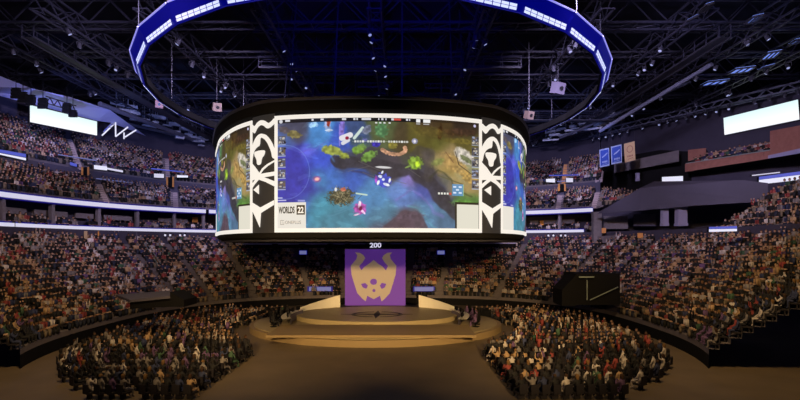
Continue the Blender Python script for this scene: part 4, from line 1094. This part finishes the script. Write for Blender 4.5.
# concourse under the panel
mb = MB(); mb.strip([at(594, 245, 71.5), at(640, 245, 67.5), at(692, 245, 63), at(768, 240, 58)], [at(594, 206, 71.5), at(640, 203, 67.5), at(692, 200, 63), at(768, 195, 58)]); struct(mb, 'wall_concourse', M['darkwall'])
mb = MB(); mb.strip([at(594, 243, 68.5), at(640, 243, 64.5), at(692, 243, 60.5), at(720, 243, 58)], [at(594, 236.5, 68.5), at(640, 234, 64.5), at(692, 232, 60.5), at(720, 231, 58)]); struct(mb, 'wall_parapet', M['concrete'])
def col(px, y0, y1, w_, Y, m, label):
    mb = MB(); a, b = at(px, y1, Y), at(px, y0, Y); W_ = w_/F*Y; mb.box((a+b)/2, (W_, W_*.8, (b-a).z)); mb.box(b-Vector((0, 0, .1)), (W_*1.1, W_*.9, .2)); mb.box(a+Vector((0, 0, .15)), (W_*1.1, W_*.9, .3))
    thing_one(mb, 'column', M[m], label, 'column')
col(664.5, 208, 226, 6, 59.5, 'column', 'narrow pale lilac column under the grey panel')
col(681, 206.5, 226, 9, 58.5, 'column', 'wide pale lilac column under the grey panel')
col(596.5, 212, 247, 8, 68.6, 'tan', 'tall grey column at the right end of the ribbon boards')
def flatpanel(px0, y0, px1, y1, Ya, Yb, m, name, label, cat):
    mb = MB(); mb.prism([at(px0, y0, Ya), at(px1, y0, Yb), at(px1, y1, Yb), at(px0, y1, Ya)], (0, .15, 0)); return thing_one(mb, name, M[m], label, cat)
flatpanel(604, 216, 628, 229, 69, 66.5, 'tan', 'shutter_panel', 'grey brown shutter panel in the concourse under the grey panel', 'shutter')
flatpanel(634, 214, 656, 226, 66, 64, 'slab', 'shutter_panel', 'bluish shutter panel left of the lilac columns', 'shutter')
flatpanel(602, 228, 606, 233, 67, 66.8, 'orange', 'amber_sign', 'small amber sign low in the right concourse', 'sign')
flatpanel(638, 233, 643, 238, 63, 62.8, 'orange', 'amber_sign', 'small reddish amber sign on the right parapet', 'sign')
# wooden balcony
root = empty('wooden_balcony', BAL0, 'reddish wooden balcony with spectators below the bright right screen', 'balcony')
def seg(pxa, ya0, ya1, Ya, pxb, yb0, yb1, Yb, m, name, th_=(.15, .2, 0)):
    mb = MB(); mb.prism([at(pxa, ya0, Ya), at(pxb, yb0, Yb), at(pxb, yb1, Yb), at(pxa, ya1, Ya)], th_); return mb.build(name, M[m], root)
seg(685, 164, 172, 68, 770, 150.5, 158.5, 58, 'wood', 'front_panel')
seg(770, 131, 156, 58, 802, 125, 150, 54.5, 'wood', 'side_wall')
seg(768, 155.5, 158.5, 57.8, 802, 148, 153, 54.3, 'column', 'base_trim')
mb = MB(); Bm = [at(685, 172, 68), at(770, 158.5, 58), at(802, 152, 54.5)]
mb.strip(Bm, [p+bn*3.4 for p in Bm]); 
for r in range(3): 
    for a, b in ((Bm[0], Bm[1]),): mb.strip([a+bn*(.3+.75*r)+Vector((0, 0, .1+.42*r)), b+bn*(.3+.75*r)+Vector((0, 0, .1+.42*r))], [a+bn*(1.05+.75*r)+Vector((0, 0, .1+.42*r)), b+bn*(1.05+.75*r)+Vector((0, 0, .1+.42*r))])
mb.build('floor_slab', M['black'], root)
a, b = Bm[0]+bn*2.7, Bm[1]+bn*2.7; mb = MB(); mb.strip([a, b], [a+Vector((0, 0, 2.4)), b+Vector((0, 0, 2.4))]); mb.build('back_wall', M['wood'], root)
seg(688, 150, 161, 69.5, 706, 148, 158, 67.4, 'wood', 'end_box')
mb = MB(); mb.bar(at(686, 163.5, 67.9), at(770, 150, 57.9), .1); mb.build('hand_rail', M['railing'], root)
# grey band under the banners; black sheet in place of the shaded void
mb = MB(); mb.prism([at(614, 164, 75.5), at(679, 150, 69), at(679, 161.5, 69), at(614, 173, 75.5)], (.2, .4, 0)); thing_one(mb, 'grey_fascia', M['concrete'], 'grey band running from the banners to the wooden balcony', 'panel')
mb = MB(); mb.strip([at(602, 190, 79), at(660, 190, 73), at(700, 190, 70), at(800, 190, 60)], [at(602, 160, 79), at(660, 150, 73), at(700, 152, 70), at(800, 140, 60)]); struct(mb, 'void_shade_sheet', M['black'])
ledge_board(662, 177, 182.5, 683, 176, 181.5, 65, 63, 'led_white', 'small white LED board standing on the grey panel top')
col(637.5, 173, 181, 3.2, 66, 'column', 'short white post left of the small LED board')
ledge_board(759, 180, 184.5, 803, 174.5, 179.5, 53, 50, 'led_white', 'white LED strip below the wooden balcony at the right edge')
ledge_board(759, 176.8, 179.8, 803, 171, 174.3, 53, 50, 'led_blue', 'blue LED strip below the wooden balcony at the right edge')
ledge_board(752, 175, 176, 780, 171.8, 172.8, 56, 54, 'led_ribbon', 'thin pale LED line just under the wooden balcony')
ledge_board(709, 229.3, 232, 737, 228.8, 231.2, 47, 46, 'led_white', 'low white LED strip in the right corner crowd')
ledge_board(709, 227, 229, 737, 226, 228.5, 47, 46, 'led_blue', 'low blue LED strip above the white one in the corner crowd')
# hanging banners
def banner(c, m, m2, label):
    root = empty('hanging_banner', c[3], label, 'banner'); mb = MB(); mb.prism(c, (0, .05, 0)); mb.build('cloth', M[m2], root)
    cc = sum(c, Vector())/4; mb = MB(); mb.prism([cc+(p-cc)*.84-Vector((0, .03, 0)) for p in c], (0, .02, 0)); f_ = mb.build('field', M[m], root)
    q = lambda u, v: c[0].lerp(c[1], u).lerp(c[3].lerp(c[2], u), v)-Vector((0, .06, 0))
    def mark(pts, mm): mb = MB(); mb.prism(pts, (0, .01, 0)); mb.build('emblem_mark', mm, root)
    mm = M['paleblue' if m == 'bluecloth' else 'wood']
    if m == 'bluecloth':
        mark([q(.22, .45), q(.8, .25), q(.8, .31), q(.5, .44), q(.22, .51)], mm)
        for k in range(4): mark([q(.25+.14*k, .70), q(.35+.14*k, .68), q(.35+.14*k, .78), q(.25+.14*k, .80)], mm)
        mark([q(.25, .87), q(.78, .83), q(.78, .85), q(.25, .89)], mm)
    else:
        mb = MB()
        for k in range(12):
            t0, t1 = 2*PI*k/12, 2*PI*(k+1)/12; o_ = lambda t, r: q(.5+.30*r*math.cos(t), .36+.19*r*math.sin(t)); mb.poly([o_(t0, 1), o_(t1, 1), o_(t1, .8), o_(t0, .8)])
        for k in range(4): mark([q(.24+.14*k, .68), q(.34+.14*k, .67), q(.34+.14*k, .76), q(.24+.14*k, .77)], mm)
        mark([q(.25, .86), q(.78, .82), q(.78, .85), q(.25, .89)], mm); mb.build('emblem_ring', mm, root)
    mb = MB(); mb.bar(c[0], c[1], .08); mb.build('top_bar', M['darksteel'], root)
    for p in (c[0], c[1]): mb = MB(); mb.bar(p, (p.x, p.y, 26), .025); mb.build('hanging_wire', M['darksteel'], root)
banner([at(599.5, 149.5, 68), at(609, 147.5, 67), at(609.5, 165.5, 67), at(600, 167.5, 68)], 'bluecloth', 'paleblue', 'blue hanging banner, leftmost of the three in a row')
banner([at(611, 146.5, 67), at(621.5, 144, 66), at(622, 162.5, 66), at(611.5, 164.5, 67)], 'bluecloth', 'paleblue', 'blue hanging banner, middle of the three in a row')
banner([at(624, 143.5, 66), at(634.5, 141, 65), at(635.5, 160, 65), at(625, 162.5, 66)], 'goldcloth', 'goldcloth', 'gold hanging banner beside the two blue ones')

# dark slab portals in the lower bowl
root = empty('portal', at(150, 300, 41), 'dark stand entrance with a pale grey slanted roof in the lower left stands', 'stand entrance')
mb = MB(); R0 = [at(116, 294.5, 43), at(170, 290.5, 43), at(170, 296, 39.5), at(130, 300, 39.5)]; mb.prism(R0, (0, 0, -.18)); mb.build('roof_slab', M['slab'], root)
mb = MB(); mb.prism([at(130, 301, 39.7), at(170, 297, 39.7), at(170, 307, 39.7), at(130, 309, 39.7)], (0, 2.6, 0)); mb.build('opening', M['black'], root)
mb = MB(); mb.prism([at(170, 292, 39.6), at(184, 300, 39.6), at(184, 307, 39.6), at(170, 307, 39.6)], (0, 2.5, 0)); mb.build('side_wall', M['black'], root)
root = empty('portal', at(600, 300, 48), 'dark square stand entrance in the lower right stands', 'stand entrance')
mb = MB(); mb.prism([at(576, 274, 50), at(620, 274, 50), at(620, 305, 50), at(576, 305, 50)], (0, 4, 0)); mb.build('opening', M['black'], root)
mb = MB(); mb.prism([at(562, 290, 49.9), at(576, 275, 49.9), at(576, 306, 49.9), at(562, 306, 49.9)], (0, 3, 0)); mb.build('side_wall', M['black'], root)
mb = MB(); mb.bar(at(579, 277, 49.7), at(594, 277, 49.7), .12); mb.bar(at(587, 280, 49.7), at(587, 300, 49.7), .08); mb.bar(at(590, 300, 49.7), at(618, 287, 49.7), .08); mb.build('railing', M['railing'], root)
# small round house lamps under the lower ribbons
def bulb(px, py, Y, label, grp):
    p = at(px, py, Y); mb = MB(); mb.cyl(p, p+Vector((0, .1, .12)), .13, 8); root = empty('wall_lamp', p, label, 'lamp', grp); mb.build('lamp_face', M['led_ribbon'], root)
    mb = MB(); mb.cyl(p+Vector((0, .1, .12)), p+Vector((0, .3, .35)), .09, 8); mb.build('lamp_body', M['black'], root)
for px in (165, 170, 180, 184.5): bulb(px, 235.7, ring(-.03, th_of(px, -.03))[1]-1.0, 'tiny round white lamp under the lower left ribbon board', 'tiny lamps under the left ribbon')
for px in (548.5, 553.5, 561, 565.5): bulb(px, 236, ring(-.03, th_of(px, -.03))[1]-1.0, 'tiny round white lamp under the lower right ribbon board', 'tiny lamps under the right ribbon')
def dropflag(px, y0, y1, w_, m, label):
    Y = ring(-.03, th_of(px, -.03))[1]-.6; mb = MB(); mb.prism([at(px-w_/2, y0, Y), at(px+w_/2, y0, Y), at(px+w_/2, y1, Y), at(px-w_/2, y1-1.5, Y)], (0, .05, 0)); thing_one(mb, 'small_flag', M[m], label, 'flag')
dropflag(85.5, 231, 239.5, 3.2, 'goldcloth', 'small gold flag hanging under the lower left ribbon board')
dropflag(98.3, 231, 243, 1.0, 'orange', 'thin amber strip hanging under the lower left ribbon board')
dropflag(136.5, 232, 242, 1.0, 'palegrey', 'thin pale pole under the lower left ribbon board')

# ------------------------------------------------------------------ stage, banner, desks
STG = empty('stage', (CX, 50, 0), 'wide oval cream stage in the middle of the arena floor', 'stage')
def oval(rx, ry, z, n=64, cy=50.5): return [Vector((CX+rx*math.cos(2*PI*i/n), cy+ry*math.sin(2*PI*i/n), z)) for i in range(n)]
mb = MB(); mb.prism(oval(12.0, 10, .0), (0, 0, .55)); mb.build('lower_deck', M['stageside'], STG)
mb = MB(); mb.prism(oval(11.6, 9.6, .56), (0, 0, .05)); mb.build('lower_floor', M['stagetop'], STG)
mb = MB(); mb.prism(oval(8.2, 6.0, .6, cy=53.0), (0, 0, .45)); mb.build('upper_deck', M['stagetop'], STG)
mb = MB(); mb.prism([Vector((CX-8.4, 41.5, .6)), Vector((CX+8.4, 41.5, .6)), Vector((CX+8.4, 47, .6)), Vector((CX-8.4, 47, .6))], (0, 0, .2)); mb.build('front_deck', M['stageside'], STG)
mb = MB()
for k in range(4):
    t = PI/2*k+PI/2; L = 3.0 if k % 2 == 0 else 3.6; c = Vector((CX, 52, 1.07)); u = Vector((math.cos(t), math.sin(t), 0)); v = Vector((-u.y, u.x, 0)); mb.prism([c+v*.35, c+u*L, c-v*.35], (0, 0, .015))
for i in range(40):
    t0, t1 = 2*PI*i/40, 2*PI*(i+1)/40
    if i % 10 in (0, 9): continue
    g_ = lambda t, r: Vector((CX+r*math.cos(t), 52+r*.8*math.sin(t), 1.08)); mb.poly([g_(t0, 2.6), g_(t1, 2.6), g_(t1, 2.2), g_(t0, 2.2)])
mb.build('floor_emblem', M['ink'], STG)
def desk(side):
    root = empty('player_desk', (CX+side*7.6, 50, .6), f'curved team desk with five screens on the {"left" if side < 0 else "right"} of the stage', 'desk')
    T = [(.35+.9*k/10) for k in range(11)]; c = Vector((CX+side*2.5, 50, 0)); g_ = lambda t, r, z: Vector((c.x+side*r*math.cos(t-.8), c.y+r*math.sin(t-.8)*1.2, z))
    mb = MB()
    for z in (1.32, 1.38): mb.strip([g_(t, 5.6, z) for t in T], [g_(t, 6.4, z) for t in T])
    mb.build('desk_top', M['white'], root)
    mb = MB(); mb.strip([g_(t, 5.6, .6) for t in T], [g_(t, 5.6, 1.38) for t in T]); mb.build('front_panel', M['palegrey'], root)
    for k in range(5):
        t = T[1+2*k]; p = g_(t, 5.85, 1.65); mb = MB(); R = Matrix.Rotation(math.atan2(p.y-c.y, p.x-c.x), 3, 'Z'); mb.box(p, (.05, .62, .38), R); mb.box(p-Vector((0, 0, .23)), (.05, .08, .12), R); mb.build('monitor', M['black'], root)
        q = g_(t, 7.1, .58); a = math.atan2(c.y-q.y, c.x-q.x)
        ch = empty('gaming_chair', q, f'dark high-backed chair at the {"left" if side < 0 else "right"} team desk', 'chair', f'chairs at the {"left" if side < 0 else "right"} team desk', a)
        for nm, cc, dd in (('seat', (.05, 0, .42), (.5, .5, .1)), ('backrest', (-.25, 0, .85), (.1, .5, .85)), ('pedestal', (0, 0, .2), (.08, .08, .4)), ('base', (0, 0, .04), (.55, .55, .05))):
            mb = MB(); mb.box(cc, dd); o = mb.build(nm, M['black']); o.parent = ch
        pr = make_person(0 if side < 0 else 7, 0, k % 4, k % 3); pr.location = q; pr.rotation_euler = (0, 0, a)
        l = f'player in a {"black" if side < 0 else "purple"} jersey seated at the {"left" if side < 0 else "right"} team desk'; tag(pr, l, 'person', l.replace('player in', 'players in'))
desk(-1); desk(1)
def wing(side):
    mb = MB(); T = [k/8 for k in range(9)]
    pts = [Vector((CX+side*(4.4+4.2*t), 58.2-3.6*t*t, 0)) for t in T]; root = empty('stage_wing', pts[4]+Vector((0, 0, .6)), f'curved pale stage wall on the {"left" if side < 0 else "right"} of the purple banner', 'stage wall')
    mb.strip([p+Vector((0, 0, .6)) for p in pts], [p+Vector((0, 0, 2.4-1.1*k/8)) for k, p in enumerate(pts)]); mb.strip([p+Vector((0, .25, 2.4-1.1*k/8)) for k, p in enumerate(pts)], [p+Vector((0, .25, .6)) for p in pts]); mb.strip([p+Vector((0, 0, 2.4-1.1*k/8)) for k, p in enumerate(pts)], [p+Vector((0, .25, 2.4-1.1*k/8)) for k, p in enumerate(pts)])
    mb.build('panel', M['white'], root)
wing(-1); wing(1)
BY = 61.0
B = empty('purple_banner', at(375, 305.5, BY), 'tall purple banner with a cream horned mask emblem behind the stage', 'banner')
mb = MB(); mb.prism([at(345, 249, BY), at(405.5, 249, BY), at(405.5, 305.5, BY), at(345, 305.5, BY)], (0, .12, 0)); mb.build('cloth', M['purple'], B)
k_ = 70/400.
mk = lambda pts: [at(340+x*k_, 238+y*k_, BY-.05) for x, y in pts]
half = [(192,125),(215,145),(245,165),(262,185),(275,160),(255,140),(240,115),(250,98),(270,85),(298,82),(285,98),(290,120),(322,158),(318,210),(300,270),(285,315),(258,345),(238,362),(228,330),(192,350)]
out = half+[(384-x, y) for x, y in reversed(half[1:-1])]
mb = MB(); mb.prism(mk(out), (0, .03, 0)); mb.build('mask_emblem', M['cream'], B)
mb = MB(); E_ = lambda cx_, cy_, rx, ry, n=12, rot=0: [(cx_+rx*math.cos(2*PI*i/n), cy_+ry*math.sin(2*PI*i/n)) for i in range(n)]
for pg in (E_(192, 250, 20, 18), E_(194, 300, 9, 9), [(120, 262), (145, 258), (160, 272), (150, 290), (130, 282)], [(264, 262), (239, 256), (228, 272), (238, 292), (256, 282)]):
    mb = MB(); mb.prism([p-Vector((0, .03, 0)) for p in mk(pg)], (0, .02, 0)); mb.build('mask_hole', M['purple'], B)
mb = MB(); mb.bar(at(343, 248.5, BY), at(407, 248.5, BY), .15); mb.build('top_bar', M['darksteel'], B)
for px in (345, 405): mb = MB(); mb.bar(at(px, 248.5, BY), at(px, 242, BY+.2), .05); mb.build('hanger', M['darksteel'], B)
# number above the banner
me, co, w_, h_, cx_, cy_ = text('200', 0, 0, 0, 0, 0, None, None, bold=.02)
for v in me.vertices: v.co = at(375.5+11.5*((v.co.x-cx_)/w_), 245.2-4.8*((v.co.y-cy_)/h_), BY-.6)
me.materials.append(M['led_ribbon']); o = bpy.data.objects.new('section_number', me); COL.objects.link(o); tag(o, 'small white 200 lettering hung just above the purple banner', 'sign')
# low stage barriers and crew cases
for k, (x, y) in enumerate(((-13.5, 55.5), (-12.2, 56.6), (9.3, 56.4), (8.0, 57.2))):
    root = empty('road_case', (x, y, 0), ['black wheeled case left of the stage, outer one', 'black wheeled case left of the stage, inner one', 'black wheeled case right of the stage, outer one', 'black wheeled case right of the stage, inner one'][k], 'case')
    mb = MB(); mb.box((x, y, .55), (1.1, .6, .85)); mb.build('box', M['black'], root); mb = MB()
    for dx in (-.45, .45):
        for dy in (-.22, .22): mb.cyl((x+dx, y+dy-.03, .06), (x+dx, y+dy+.03, .06), .06, 8)
    mb.build('wheels', M['darksteel'], root)
